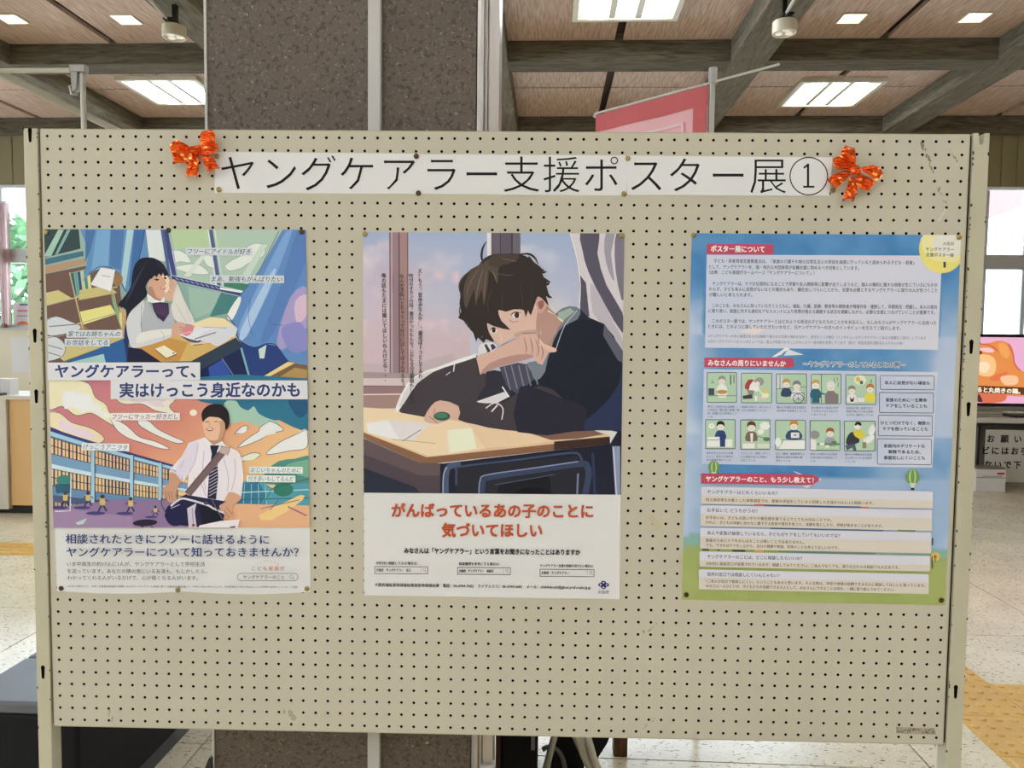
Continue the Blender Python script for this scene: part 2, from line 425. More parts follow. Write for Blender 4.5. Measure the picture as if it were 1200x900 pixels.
# steel channel on the right corner
prof = [(.292, -.28), (.300, -.286), (.306, -.286), (.307, -.272), (.3095, -.272), (.311, -.283), (.314, -.283), (.315, -.274), (.3165, -.274), (.318, -.288), (.339, -.288), (.339, -.20), (.292, -.20)]
MB().prism(prof, 'z', 0, ZT + .03).build('steel_channel', M['steel'], cl)
MB().box(.312, .3425, -.296, -.27, .02, .515).build('channel_cover', M['conduit'], cl, bevel=.002)
cd = MB(); cd.box(.0625, .0895, -.297, -.28, 0, 2.68).build('conduit', M['conduit'], cl, bevel=.002)
MB().box(.061, .091, -.299, -.28, 2.68, 2.73).build('conduit_coupling', M['conduit'], cl, bevel=.002)
MB().box(.0645, .0875, -.297, -.28, 2.73, ZT).build('conduit', M['conduit'], cl, bevel=.002)
MB().box(-.315, -.293, -.29, -.2, 0, .462).build('side_duct', M['conduit'], cl, bevel=.002)
MB().prism([(-.316, .462), (-.293, .462), (-.293, .507), (-.298, .507)], 'y', -.29, -.2).build('duct_cap', M['black_metal'], cl)

# outdoors
gr = struct(MB().box(-40, 40, Y1 + .3, 60, -.4, -.3).build('outdoor_ground', M['ext_ground']))

# ================================================================== LIGHTS OF THE ROOM
def troffer():
    t = thing('ceiling_light', None, 'ceiling light')
    del_l = t
    a, z = .33, 0
    f = MB()
    for (x0, x1, y0, y1) in ((-a, a, -a, -a + .035), (-a, a, a - .035, a), (-a, -a + .035, -a + .035, a - .035), (a - .035, a, -a + .035, a - .035)): f.box(x0, x1, y0, y1, -.03, .02)
    f.build('frame', M['white_metal'], t, bevel=.002)
    MB().box(-a + .035, a - .035, -a + .035, a - .035, -.006, .01).build('diffuser', M['diffuser'], t)
    for x in (-.165, 0, .165):
        MB().box(x - .055, x + .055, -a + .045, a - .045, -.012, -.006).build('lit_tube', M['tube_lit'], t, bevel=.004)
    for x in (-.0825, .0825):
        MB().box(x - .020, x + .020, -a + .035, a - .035, -.020, -.006).build('louvre', M['white_metal'], t)
    return t
MIDX = [(a + b) / 2 for a, b in cols_x]
T0 = troffer()
def put(first, used, loc, label, group):
    if not used: o = first
    else: o = copy_tree(first)
    o.location = loc
    o['label'] = label; o['group'] = group
    return o
def midx(k): return -3.86 + 1.765 * (k + .5)      # k=0: bay right of the beam at -3.86
r1, r2 = 3.12, 4.98
spots = [(midx(2), 3.17, 'lit square ceiling light with three tubes, cut by the top edge right of the column'),
         (midx(3) + .04, 4.98, 'lit square ceiling light with three tubes above the right end of the board'),
         (midx(0) - .05, 4.87, 'lit square ceiling light with three tubes half hidden by the left edge of the column')]
u = 0
for x, y, l in spots:
    put(T0, u, (x, y, ZT), l, 'square ceiling lights'); u = 1
for yy in (1.32, -.44, -2.2, -3.96):
    for k in (-1, 0, 1, 2, 3, 4):
        if yy == 1.32 and k not in (-1, 0, 3, 4): continue
        if (k + int(round(yy))) % 2 == 0 or yy < 1: 
            if yy < -2 and k in (-1, 4): continue
            if yy == -.44 and k not in (0, 3): continue
            put(T0, 1, (midx(k), yy, ZT), 'lit square ceiling light behind the photographer', 'square ceiling lights behind the camera')

def downlight():
    t = thing('downlight', None, 'ceiling light')
    h = .075; b = MB(); n = 0
    b.box(-h, h, -h, -h + .006, -.004, .012); b.box(-h, h, h - .006, h, -.004, .012); b.box(-h, -h + .006, -h, h, -.004, .012); b.box(h - .006, h, -h, h, -.004, .012)
    b.build('frame', M['white_metal'], t)
    m = MB(); q = h - .006
    m.v = [(-q, -q, -.003), (q, -q, -.003), (q, q, -.003), (-q, q, -.003), (-.03, -.03, .003), (.03, -.03, .003), (.03, .03, .003), (-.03, .03, .003)]
    m.f = [(0, 1, 5, 4), (1, 2, 6, 5), (2, 3, 7, 6), (3, 0, 4, 7), (4, 5, 6, 7)]
    m.build('reflector', M['downlight_lit'], t)
    MB().tube([(0, 0, -.002), (0, 0, .003)], [.012, .016], 12).build('bulb', M['tube_lit'], t)
    return t
D0 = downlight()
for i, (x, y, l) in enumerate([(-3.41, 3.445, 'small square downlight at the left edge above the pipe frame'), (-2.66, 3.47, 'small square downlight left of the hanging spotlight over the left side'),
                               (1.98, 3.54, 'small square downlight right of the spotlight on the right'), (2.735, 3.54, 'small square downlight nearest the top right corner')]):
    # open the board above it: the fitting hangs a hair below the board
    put(D0, i, (x, y, ZT - .004), l, 'small square downlights')

def spotlight(x, y, label):
    t = thing('spotlight', label, 'spotlight', (x, y, 0), group='cream spotlights under the beams')
    n = 32; b = MB(); zb, zt = 3.165, 3.225; R = .066
    for (r, z) in ((R * .94, zt + .006), (R, zt), (R, zb + .01), (R * .98, zb), (R * .86, zb), (R * .84, zb + .012)):
        for k in range(n): a = 2 * math.pi * k / n; b.v.append((r * math.cos(a), r * math.sin(a), z))
    for j in range(5):
        for k in range(n): b.f.append((j * n + k, j * n + (k + 1) % n, (j + 1) * n + (k + 1) % n, (j + 1) * n + k))
    b.f.append(tuple(range(n))); b.f.append(tuple(5 * n + k for k in range(n)))
    b.build('lamp_housing', M['cream_metal'], t)
    for k in range(3):
        a = 2 * math.pi * k / 3 + .4; px, py = .031 * math.cos(a), .036 * math.sin(a)
        MB().tube([(px, py, zb + .004), (px, py, zb + .013)], .020, 16).build('lens', M['lens'], t)
    MB().tube([(0, 0, 3.225), (0, 0, 3.245)], .022, 12).build('neck', M['black_metal'], t)
    MB().box(-.012, .012, .0, .03, 3.24, 3.357).build('hanger', M['black_metal'], t)
    MB().box(-.03, .03, -.07, .06, 3.243, 3.255).build('mounting_track', M['black_metal'], t)
    MB().tube([(-.01, -.05, 3.25), (-.012, -.9, 3.345)], .009, 8).build('cable', M['conduit'], t)
    return t
spotlight(-2.075, 2.92, 'cream ring spotlight hanging under a beam, left of the column')
spotlight(1.385, 2.92, 'cream ring spotlight hanging under a beam, above the pink banner')

# ================================================================== THE DISPLAY BOARD
bd = thing('pegboard_stand', 'cream pegboard panel held between two chipped steel uprights, carrying the posters', 'display board')
bd.matrix_world = Matrix.Translation((0, 0, 0)) @ Matrix.Rotation(PSI, 4, 'Z')
W, Hh, P = 1.8, 1.2, .025
def peg_sheet():
    v, f = [], []
    q = [(-.5, -.5), (.5, -.5), (.5, .5), (-.5, .5)]
    octa = [math.radians(22.5 + 45 * k) for k in range(8)]
    r = .0029; th = .004
    # octagon vertices k: angles 22.5,67.5,...; corners at 45 (i=2), 135 (3), 225 (0), 315 (1)
    for i in range(72):
        for j in range(48):
            cx, cz = -W / 2 + P * (i + .5), -Hh / 2 + P * (j + .5); n = len(v); h = P / 2
            v += [(cx - h, 0, cz - h), (cx + h, 0, cz - h), (cx + h, 0, cz + h), (cx - h, 0, cz + h)]
            v += [(cx + r * math.cos(a), 0, cz + r * math.sin(a)) for a in octa]
            v += [(cx + r * math.cos(a), th, cz + r * math.sin(a)) for a in octa]
            o = lambda k: n + 4 + k % 8
            # corner 2 (++), angle 45: between oct 0 (22.5) and 1 (67.5)
            f.append((n + 2, o(1), o(0))); f.append((n + 3, o(3), o(2))); f.append((n + 0, o(5), o(4))); f.append((n + 1, o(7), o(6)))
            f.append((n + 2, n + 3, o(2), o(1))); f.append((n + 3, n + 0, o(4), o(3))); f.append((n + 0, n + 1, o(6), o(5))); f.append((n + 1, n + 2, o(0), o(7)))
            for k in range(8): f.append((o(k), o(k + 1), o(k + 1) + 8, o(k) + 8))
    m = MB(); m.v, m.f = v, f
    return m
pn = peg_sheet().build('peg_panel', M['panel'], bd, (0, 0, ZC), fix=False)
pn.data.materials.append(mat('raw hardboard darkened as hole shade', rgb(40, 28, 16), .9, spec=.1))  # hole walls: raw brown board, darkened for the shade inside
pn.data.polygons.foreach_set('material_index', ([0] * 8 + [1] * 8) * (72 * 48))
pn['label'] = 'cream painted face with rows of small dark peg holes'
for p in pn.data.polygons: pass
rim = MB(); e = .0006
rim.box(-W / 2 - e, W / 2 + e, 0.0004, .028, Hh / 2, Hh / 2 + .002); rim.box(-W / 2, W / 2, 0.0004, .028, -Hh / 2 - .002, -Hh / 2)
rim.box(-W / 2 - .002, -W / 2, 0.0004, .028, -Hh / 2, Hh / 2); rim.box(W / 2, W / 2 + .002, 0.0004, .028, -Hh / 2, Hh / 2)
rim.build('panel_rim', M['panel_edge'], bd, (0, 0, ZC))
MB().box(-W / 2, W / 2, .018, .020, -Hh / 2, Hh / 2).build('hole_shade_sheet', M['gap_shade'], bd, (0, 0, ZC + 0))  # black sheet added as the shade seen through the peg holes
MB().box(-W / 2, W / 2, .024, .028, -Hh / 2, Hh / 2).build('back_panel', M['panel'], bd, (0, 0, ZC))
top = ZC + Hh / 2
def upright(x0, x1, notch, ztop, slots, seed):
    random.seed(seed)
    h = ztop
    cx = (x0 + x1) / 2
    w = (x1 - x0) / 2
    pr = [(-w, 0), (w, 0), (w, h)]
    if notch: pr += [(.0055, h), (.004, h - .018), (0, h - .023), (-.004, h - .018), (-.0055, h)]
    pr += [(-w, h)]
    u_ = MB().prism(pr, 'y', -.001, .032).build('upright', M['upright'], bd, (cx, 0, 0), bevel=.0015)
    for (sx, sz) in slots:
        p = [(math.cos(a) * .0042, math.sin(a) * .0055 + .008) for a in [math.radians(d) for d in range(-30, 211, 24)]] + [(-.0028, -.012), (-.0015, -.0145), (.0015, -.0145), (.0028, -.012)]
        MB().prism(p, 'y', -.0013, .002).build('keyhole_slot', M['gap_shade'], u_, (sx - cx, 0, sz))  # flat dark plate, painted as the shaded inside of the slot
    ch = MB()
    for k in range(60):
        z = random.choice([random.uniform(h - .45, h), random.uniform(.6, h), random.uniform(.6, h)])
        s = -1 if (random.random() < (.75 if x0 > 0 else .25)) else 1
        r = random.uniform(.0006, .0022); n = random.randint(5, 7); x = s * (w - r * .6)
        pts = [(min(w, max(-w, x + r * random.uniform(.5, 1.2) * math.cos(2 * math.pi * q / n))), z + r * random.uniform(.8, 2.2) * math.sin(2 * math.pi * q / n)) for q in range(n)]
        ch.prism(pts, 'y', -.00125, .001)
    c_ = ch.build('paint_chips', M['rust'], u_); c_['kind'] = 'stuff'
    ft = MB().box(-.02, .02, -.30, .34, 0, .03).build('foot', M['upright'], bd, (cx, 0, 0), bevel=.003)
    for fy in (-.27, .31): MB().tube([(0, fy, -.0), (0, fy, .012)], .022, 12).build('foot_pad', M['black_metal'], ft)
    return u_
def xz(px, py): X, Z = on_board(px, py); return X, ZC + Z
xl0, xl1 = on_board(27.5, 300)[0], on_board(46, 300)[0]
UL0, UL1 = -.9345, -.9065
UR0, UR1 = .9075, .9385
for s_ in (-1, 1): MB().box(min(s_ * .902, s_ * .9075), max(s_ * .902, s_ * .9075), .006, .012, -Hh / 2, Hh / 2).build('joint_shade_strip', M['gap_shade'], bd, (0, 0, ZC))  # dark strip added as the shade between panel and upright
sl = [(-.921, xz(34, 158)[1]), (-.921, xz(41, 393)[1]), (-.921, xz(43.5, 464)[1]), (-.921, xz(51, 787)[1])]
sr = [(.921, xz(1136, 406)[1]), (.921, xz(1132, 479)[1]), (.921, xz(1118, 810)[1])]
upright(UL0, UL1, False, top + .002, sl, 3)
upright(UR0, UR1, True, top + .004, sr, 5)

# dirt smears, scratches and old tape on the panel
def flat(name, pts, m, d=.0003, view=None, parent=None, th=.0003):
    ox, oy, s = view or (0, 0, 1)
    q = [on_board(ox + x / s, oy + y / s) for x, y in pts]
    cx = sum(p[0] for p in q) / len(q); cz = sum(p[1] for p in q) / len(q)
    q = [(a - cx, b - cz) for a, b in q]
    return MB().prism(q, 'y', -d, -d + th).build(name, m, parent, (cx, 0, ZC + cz))
V1 = (1060, 150, 8.18)
random.seed(11)
sm_ = MB()
def smear(x0, y0, x1, y1, w, n, view):
    ox, oy, s = view
    for k in range(n):
        t = k / n + random.uniform(-.02, .05); x = x0 + (x1 - x0) * t + random.uniform(-w, w); y = y0 + (y1 - y0) * t
        r = random.uniform(.35, 1) * w; c = [(x + r * math.cos(a) * random.uniform(.5, 1), y + 1.6 * r * math.sin(a) * random.uniform(.5, 1)) for a in [2 * math.pi * q / 7 for q in range(7)]]
        sm_.prism([on_board(ox + a / s, oy + b / s) for a, b in c], 'y', -.00025 - k * 1e-6, .0)
smear(160, 140, 200, 220, 14, 14, V1); smear(205, 260, 250, 320, 14, 9, V1); smear(240, 340, 275, 440, 10, 10, V1); smear(325, 580, 365, 650, 12, 8, V1)
smear(380, 700, 400, 720, 8, 3, V1); smear(460, 240, 500, 330, 10, 7, V1); smear(435, 210, 440, 225, 7, 2, V1)
o = sm_.build('dirt_smears', M['scuff'], bd, (0, 0, ZC)); o['kind'] = 'stuff'; o['label'] = 'grey dirt smears at the top right corner'; sm_ = MB()
smear(1000, 700, 1050, 730, 12, 4, (0, 600, 3)); smear(380, 700, 400, 745, 6, 4, (0, 600, 3))
smear(45, 515, 75, 505, 6, 6, (740, 580, 3.21)); smear(75, 500, 100, 480, 4, 6, (740, 580, 3.21)); smear(40, 880, 95, 835, 5, 8, (740, 580, 3.21))
o = sm_.build('dirt_smears', M['faint'], bd, (0, 0, ZC)); o['kind'] = 'stuff'; o['label'] = 'faint brown smears'
flat('scratch', [(395, 770), (405, 775), (330, 895), (315, 890)], M['silver_tape'], view=V1, parent=bd)
flat('old_tape', [(60, 85), (80, 72), (115, 120), (95, 133)], M['tape'], view=(740, 580, 3.21), parent=bd, d=.0002)
# faded stuck-on label strip at the lower right corner of the panel
lab = flat('stuck_label', [(170, 118), (950, 142), (975, 272), (175, 250)], mat('faded brown label', rgb(150, 140, 120, K), .7, noise=(120, .2)), view=(1040, 845, 17.14), parent=bd, d=.0003)
blk = MB(); random.seed(4)
for k in range(15):
    x = 190 + k * 50; h0 = random.uniform(0, 14); slope = k * 1.6
    for _ in range(3):
        a, b = x + random.uniform(0, 26), 140 + slope + random.uniform(0, 70)
        w_, g_ = random.uniform(8, 26), random.uniform(6, 18)
        blk.prism([on_board(1040 + X_ / 17.14, 845 + Y_ / 17.14) for X_, Y_ in ((a, b), (a + w_, b), (a + w_, b + g_), (a, b + g_))], 'y', -.0005 - .00001 * k, 0)
o = blk.build('worn_lettering', M['rust'], bd, (0, 0, ZC)); o['kind'] = 'stuff'

# thumbtacks
def tack_mesh():
    b = MB(); n = 16
    for (r, y) in ((.0051, 0), (.0051, -.0008), (.0042, -.0017), (.0022, -.0023)):
        for k in range(n): a = 2 * math.pi * k / n; b.v.append((r * math.cos(a), y, r * math.sin(a)))
    for j in range(3):
        for k in range(n): b.f.append((j * n + k, j * n + (k + 1) % n, (j + 1) * n + (k + 1) % n, (j + 1) * n + k))
    b.f.append(tuple(3 * n + k for k in range(n))); b.f.append(tuple(range(n)))
    return b
TM = {}
def tack(px, py, where, dark=False, d=.0022):
    m = M['brass_dark'] if dark else M['brass']
    if dark not in TM: o = tack_mesh().build('thumbtack', m, smooth=True); TM[dark] = o.data
    else: o = bpy.data.objects.new('thumbtack', TM[dark]); COL.objects.link(o)
    X, Z = on_board(px, py); o.matrix_world = BOARD @ Matrix.Translation((X, -d, Z))
    tag(o, ('tarnished dark' if dark else 'brass') + ' thumbtack ' + where, 'thumbtack', group='thumbtacks holding the posters and the title')
p1, p2, p3 = 'the classroom and bicycle poster', 'the leaning boy poster', 'the blue text poster'
for a in [(54.5, 272.5, 'in the top left corner of ' + p1), (198, 270, 'in the middle of the top edge of ' + p1, True), (354, 272, 'in the top right corner of ' + p1, True),
          (72.5, 689, 'in the bottom left corner of ' + p1, True), (209, 691, 'in the middle of the bottom edge of ' + p1), (360, 689.5, 'in the bottom right corner of ' + p1),
          (428, 274.5, 'in the top left corner of ' + p2), (728.5, 276.5, 'in the top right corner of ' + p2),
          (812.5, 276, 'in the top left corner of ' + p3), (1123, 278, 'in the top right corner of ' + p3), (804, 696.5, 'in the bottom left corner of ' + p3, True), (1102.5, 703, 'in the bottom right corner of ' + p3, True),
          (254.8, 183.5, 'under the left bow at the top left of the title strip'), (257, 222.5, 'at the bottom left of the title strip'), (488, 183.3, 'on the top edge at the first joint of the title strip', True), (490.5, 226.5, 'on the bottom edge at the first joint of the title strip', True),
          (735.5, 186, 'on the top edge at the second joint of the title strip'), (731, 227.5, 'on the bottom edge at the second joint of the title strip'), (976, 223.5, 'under the right bow at the bottom right of the title strip')]:
    tack(*a)

# foil bows
def foil_patch(b, outline, view, d0, knot, rise, puff, closed, seed, cuts=3):
    ox, oy, s = view; rnd = random.Random(seed)
    P2 = [on_board(ox + x / s, oy + y / s, .02) for x, y in outline]; kx, kz = on_board(ox + knot[0] / s, oy + knot[1] / s, .02)
    bm = bmesh.new(); vs = [bm.verts.new((x, 0, z)) for x, z in P2]
    for t in tessellate_polygon([[Vector((x, z, 0)) for x, z in P2]]):
        try: bm.faces.new([vs[i] for i in t])
        except ValueError: pass
    bmesh.ops.subdivide_edges(bm, edges=bm.edges[:], cuts=cuts, use_grid_fill=True)
    bmesh.ops.triangulate(bm, faces=bm.faces[:])
    bm.verts.ensure_lookup_table()
    seg = list(zip(P2, P2[1:] + P2[:1]))
    def dist(x, z):
        m = 9
        for (ax, az), (bx, bz) in seg:
            dx, dz = bx - ax, bz - az; L2 = dx * dx + dz * dz or 1e-9
            t = max(0, min(1, ((x - ax) * dx + (z - az) * dz) / L2)); m = min(m, math.hypot(x - ax - t * dx, z - az - t * dz))
        return m
    pts = [tuple(v.co) for v in bm.verts]; fcs = [tuple(v.index for v in f.verts) for f in bm.faces]; bm.free()
    front, back = [], []
    for (x, _, z) in pts:
        e = dist(x, z); k = min(1, e / .008); dk = math.hypot(x - kx, z - kz)
        base = d0 + rise * dk / .03
        j = rnd.uniform(-1, 1) * .0026 * (.4 + k)
        front.append((x + rnd.uniform(-1, 1) * .0006, -(base + puff * math.sqrt(k)) - j, z + rnd.uniform(-1, 1) * .0006))
        back.append((x, -(base - puff * .6 * math.sqrt(k)) + j * .3, z))
    n = len(b.v); b.v += front; b.f += [tuple(n + i for i in f) for f in fcs]
    if closed:
        n2 = len(b.v); b.v += back; b.f += [tuple(n2 + i for i in reversed(f)) for f in fcs]
        # join the rims
        from collections import Counter
        ed = Counter()
        for f in fcs:
            for a, c in zip(f, f[1:] + f[:1]): ed[(min(a, c), max(a, c))] += 1
        for (a, c), k in ed.items():
            if k == 1: b.f.append((n + a, n + c, n2 + c, n2 + a))
def bow(label, view, knot, parts):
    X, Z = on_board(view[0] + knot[0] / view[2], view[1] + knot[1] / view[2])
    t = board_thing('foil_bow', label, 'bow', X, 0, Z, 'orange foil bows')
    for i, (nm, outline, d0, rise, puff, closed) in enumerate(parts):
        b = MB(); foil_patch(b, outline, view, d0, knot, rise, puff, closed, i * 13 + 5)
        b.v = [(x - X, y, z - Z) for x, y, z in b.v]
        o = b.build(nm, M['foil'], t, fix=closed)
        if not closed:
            md = o.modifiers.new('thickness', 'SOLIDIFY'); md.thickness = .0004
bow('orange metallic foil bow at the left end of the title strip', (180, 140, 11.25), (520, 380), [
    ('ribbon_loop', [(600, 310), (590, 220), (615, 150), (700, 135), (770, 130), (800, 200), (800, 285), (700, 320)], .010, .004, .004, True),
    ('ribbon_loop', [(560, 335), (650, 305), (790, 280), (850, 335), (855, 400), (770, 462), (680, 462), (600, 432)], .012, .006, .006, True),
    ('ribbon_loop', [(205, 335), (300, 265), (380, 300), (450, 340), (450, 400), (240, 445)], .012, .006, .005, True),
    ('ribbon_loop', [(235, 440), (440, 395), (455, 430), (415, 575), (330, 570), (265, 582)], .010, .005, .004, True),
    ('ribbon_tail', [(455, 430), (565, 430), (572, 600), (560, 762), (490, 722), (420, 762), (408, 680), (428, 580)], .008, .004, .003, False),
    ('ribbon_tail', [(595, 440), (690, 460), (770, 490), (830, 590), (862, 642), (780, 650), (720, 692), (680, 650), (630, 550)], .008, .004, .003, False),
    ('knot', [(430, 350), (520, 335), (610, 320), (640, 380), (610, 450), (520, 445), (440, 430)], .014, .001, .008, True)])
bow('orange metallic foil bow at the right end of the title strip', (960, 150, 9), (390, 430), [
    ('ribbon_loop', [(285, 180), (385, 210), (400, 290), (405, 385), (350, 365), (235, 280), (250, 230)], .010, .004, .004, True),
    ('ribbon_loop', [(135, 325), (200, 300), (230, 270), (370, 380), (345, 440), (300, 430), (200, 442), (150, 390)], .012, .006, .005, True),
    ('ribbon_loop', [(445, 410), (500, 402), (570, 388), (640, 420), (668, 480), (640, 520), (602, 556), (480, 455)], .012, .006, .006, True),
    ('ribbon_loop', [(430, 450), (600, 560), (560, 620), (520, 662), (430, 630), (395, 560)], .010, .005, .004, True),
    ('ribbon_tail', [(295, 430), (380, 450), (310, 520), (190, 632), (140, 590), (92, 540), (140, 500)], .008, .004, .003, False),
    ('ribbon_tail', [(350, 490), (425, 560), (410, 660), (370, 772), (320, 738), (248, 768), (290, 660), (320, 590)], .008, .004, .003, False),
    ('knot', [(330, 390), (400, 380), (445, 400), (455, 460), (400, 490), (350, 470)], .014, .001, .008, True)])

# ================================================================== BEHIND THE BOARD
# lobby bench, lower left
bn = thing('lobby_bench', 'long black bench with a seamed grey vinyl top, lower left beyond the upright', 'bench', (-1.375, 1.3, 0))
MB().box(-.175, .175, -.78, .3, .05, .385).build('bench_body', M['black_vinyl'], bn, bevel=.012, seg=3)
yy = -.78
for k, w_ in enumerate((.30, .22, .28, .28)):
    MB().box(-.182, .182, yy + .001, yy + w_ - .001, .385, .42).build('seat_pad', M['grey_vinyl'], bn, bevel=.010, seg=3); yy += w_
MB().box(-.17, .17, -.77, .29, 0, .05).build('plinth', M['black_metal'], bn)

# clutter behind the right part of the board
cb = thing('black_cabinet', 'low black cabinet standing on the floor behind the board, right of the column', 'cabinet', (.036, .93, 0))
MB().box(-.078, .048, -.15, .15, .02, .58).build('cabinet_body', M['black_vinyl'], cb, bevel=.004)
MB().box(-.080, -.066, -.156, -.15, .02, .58).build('side_trim', M['dark_red'], cb)
MB().box(-.055, .044, -.158, -.15, .05, .56).build('cabinet_door', M['black_vinyl'], cb)
MB().box(.028, .040, -.172, -.158, .205, .56).build('cabinet_handle', M['grey_cloth'], cb, bevel=.002)
MB().box(-.07, .045, -.14, .14, 0, .02).build('plinth', M['black_metal'], cb)
po = thing('wooden_post', 'square brown wooden post on the floor below the board, near the blue poster side', 'post', (.372, 1.14, 0))
MB().box(-.024, .024, -.03, .03, 0, .68).build('post', M['brown_wood'], po, bevel=.003)
MB().box(-.06, .06, -.09, .09, .68, .70).build('post_cap', M['brown_wood'], po, bevel=.003)
fc = thing('folding_chair', 'folded black chair with pale tubular legs leaning below the board', 'chair', (.2, .95, 0))
MB().tube([(-.098, 0, 0), (-.06, 0, .16), (.0, 0, .6)], .0115, 12).build('leg', M['sign_grey'], fc, smooth=True)
MB().tube([(.088, -.02, .0), (.038, -.01, .10), (.0, 0, .18), (-.05, .0, .6)], .017, 12).build('leg', M['white_metal'], fc, smooth=True)
MB().tube([(.108, -.05, .0), (.064, -.03, .10), (.040, -.02, .18), (.02, .0, .6)], .013, 12).build('leg', M['white_metal'], fc, smooth=True)
MB().prism([(-.075, .01), (.04, .01), (.035, .1), (-.005, .18), (-.04, .6), (-.10, .6), (-.05, .16)], 'y', .03, .05).build('seat', M['black_vinyl'], fc, bevel=.003)
MB().prism([(.08, .05), (.115, .11), (.135, .17), (.12, .6), (.02, .6), (.04, .18)], 'y', .04, .06).build('backrest', M['black_vinyl'], fc, bevel=.004)
g = MB()
g.tube([(-.075 + .05 * math.cos(a), .02, .02 + .085 * math.sin(a)) for a in [math.radians(d) for d in range(0, 121, 12)]], .008, 8).build('curved_brace', M['grey_cloth'], fc)

# pink advertising banner on a pole
bnf = thing('pole_banner', 'pink advertising banner on a white pole, sticking up behind the board', 'banner', (.69, 1.4, 0))
dx, dy = -.407 , .39; L_ = math.hypot(dx, dy); ux, uy = dx / L_, dy / L_; Wb = .555
zt_ = 2.375
def bp(s, z, off=0): return (ux * s - uy * off, uy * s + ux * off, z)
MB().tube([(0, 0, .03), (0, 0, 2.44)], .0095, 12).build('pole', M['white_metal'], bnf, smooth=True)
MB().tube([(0, 0, 0), (0, 0, .05)], .06, 24).build('base', M['white_metal'], bnf)
MB().tube([(0, 0, 2.40), (0, 0, 2.455)], .016, 12).build('pole_cap', M['frame_grey'], bnf)
MB().tube([bp(-.26, 2.405), bp(.0, 2.405), bp(Wb + .01, 2.405)], .0045, 8).build('crossbar', M['white_metal'], bnf)
def cloth(s0, s1, z0, z1, off, name, m, parent=bnf, th=.0012):
    g_ = []
    n = 10
    for i in range(n + 1):
        s_ = s0 + (s1 - s0) * i / n; wv = .004 * math.sin(s_ * 22)
        g_.append([bp(s_, z, off + wv) for z in (z0, z1)])
    o = MB().sheet(g_).build(name, m, parent); md = o.modifiers.new('thickness', 'SOLIDIFY'); md.thickness = th; md.offset = 0; return o
cloth(.015, Wb, .5, 2.395, 0, 'banner_cloth', M['pink'])
pk = mat('deep pink banner border', rgb(214, 104, 104), .8); pl = mat('pale pink banner line', rgb(252, 214, 214), .8); pi = mat('indigo banner ring', rgb(70, 50, 130), .7)
o = cloth(.015, Wb, 2.325, 2.396, .006, 'border_stripe', pk, th=.0006); cloth(.02, .075, .5, 2.325, .006, 'border_stripe', pk, th=.0006)
cloth(.125, Wb - .02, 2.27, 2.28, .008, 'thin_line', pl, th=.0006); cloth(.118, .125, .6, 2.28, .008, 'thin_line', pl, th=.0006)
for (s_, z_, r_) in ((.345, 2.185, .022), (.30, 2.172, .02)):
    MB().tube([bp(s_ + r_ * math.cos(a), z_ + r_ * math.sin(a), .006) for a in [2 * math.pi * k / 20 for k in range(21)]], .004, 6, caps=False).build('printed_ring', pi, bnf)
MB().tube([bp(.03, 2.40), bp(.03, 2.37)], .004, 6).build('hook', M['white_metal'], bnf)
MB().tube([bp(Wb, 2.405), bp(Wb + .012, 2.39)], .007, 8).build('bar_tip', M['white_metal'], bnf)

# white pipe frame on the left
pf = thing('pipe_frame', 'white pipe frame with a joint clamp, rising behind the left end of the board', 'frame', (-1.135, .5, 0))
MB().tube([(0, 0, 1.3), (.002, 0, 1.7), (0, 0, 2.14)], .0068, 12).build('hanging_rod', M['white_metal'], pf, smooth=True)
MB().tube([(-.95, 0, .0), (-.95, 0, 2.147)], .012, 12).build('pole', M['pipe'], pf)
MB().tube([(-.96, 0, 2.147), (.005, 0, 2.147)], .0062, 10).build('crossbar', M['pipe'], pf)
MB().tube([(-.235, -.1, 2.145), (-.235, 1.42, 2.145)], .0115, 14).build('long_rail', M['pipe'], pf, smooth=True)
MB().tube([(-.235, 1.4, .0), (-.235, 1.4, 2.14)], .012, 12).build('pole', M['pipe'], pf)
MB().box(-.032, .012, -.010, .010, 2.139, 2.160).build('joint_clamp', M['silver'], pf, bevel=.003)
MB().prism([(-.028, 2.14), (-.008, 2.14), (-.012, 2.095), (-.024, 2.088)], 'y', -.01, .01).build('clamp_lever', M['silver'], pf, bevel=.002)
MB().tube([(-.02, 0, 2.12), (-.035, 0, 2.105), (-.03, 0, 2.085), (-.015, 0, 2.085)], .004, 8).build('hook', M['silver'], pf)

# counter on the left
ct = thing('reception_counter', 'pale counter with a tan laminate end panel beside the left upright', 'counter', (-4.15, 4.7, 0))
MB().box(-.9, .35, -.28, .3, .93, .96).build('worktop', M['white_laminate'], ct, bevel=.004)
MB().box(-.075, .33, -.25, .28, .07, .93).build('end_panel', M['beige_laminate'], ct, bevel=.003)
MB().box(-.88, -.085, -.27, .28, .04, .93).build('front_panel', M['white_laminate'], ct, bevel=.003)
MB().box(-.87, .30, -.22, .27, 0, .07).build('plinth', M['black_metal'], ct)
o = box('leaflet_stand', M['white_box'], -4.42, -4.29, 4.55, 4.66, .96, 1.09, bevel=.003); tag(o, 'small white card standing on the pale counter at the left edge', 'card')
ph = thing('desk_telephone', 'small black desk phone on the pale counter at the left edge', 'telephone', (-4.33, 4.47, .96))
MB().box(-.07, .05, -.04, .04, 0, .02).build('phone_body', M['black_metal'], ph, bevel=.004)
MB().tube([(.01, 0, .02), (.012, 0, .12)], .008, 8).build('handset', M['black_metal'], ph)
sh = thing('white_folder', 'white tilted folder with a dark clip leaning on the counter', 'folder', (-4.10, 4.58, .96))
fo = MB().prism([(-.06, .18), (.02, .20), (.085, -.0), (.03, -.0), (-.01, .07)], 'y', -.01, .01).build('folder', M['white_box'], sh)
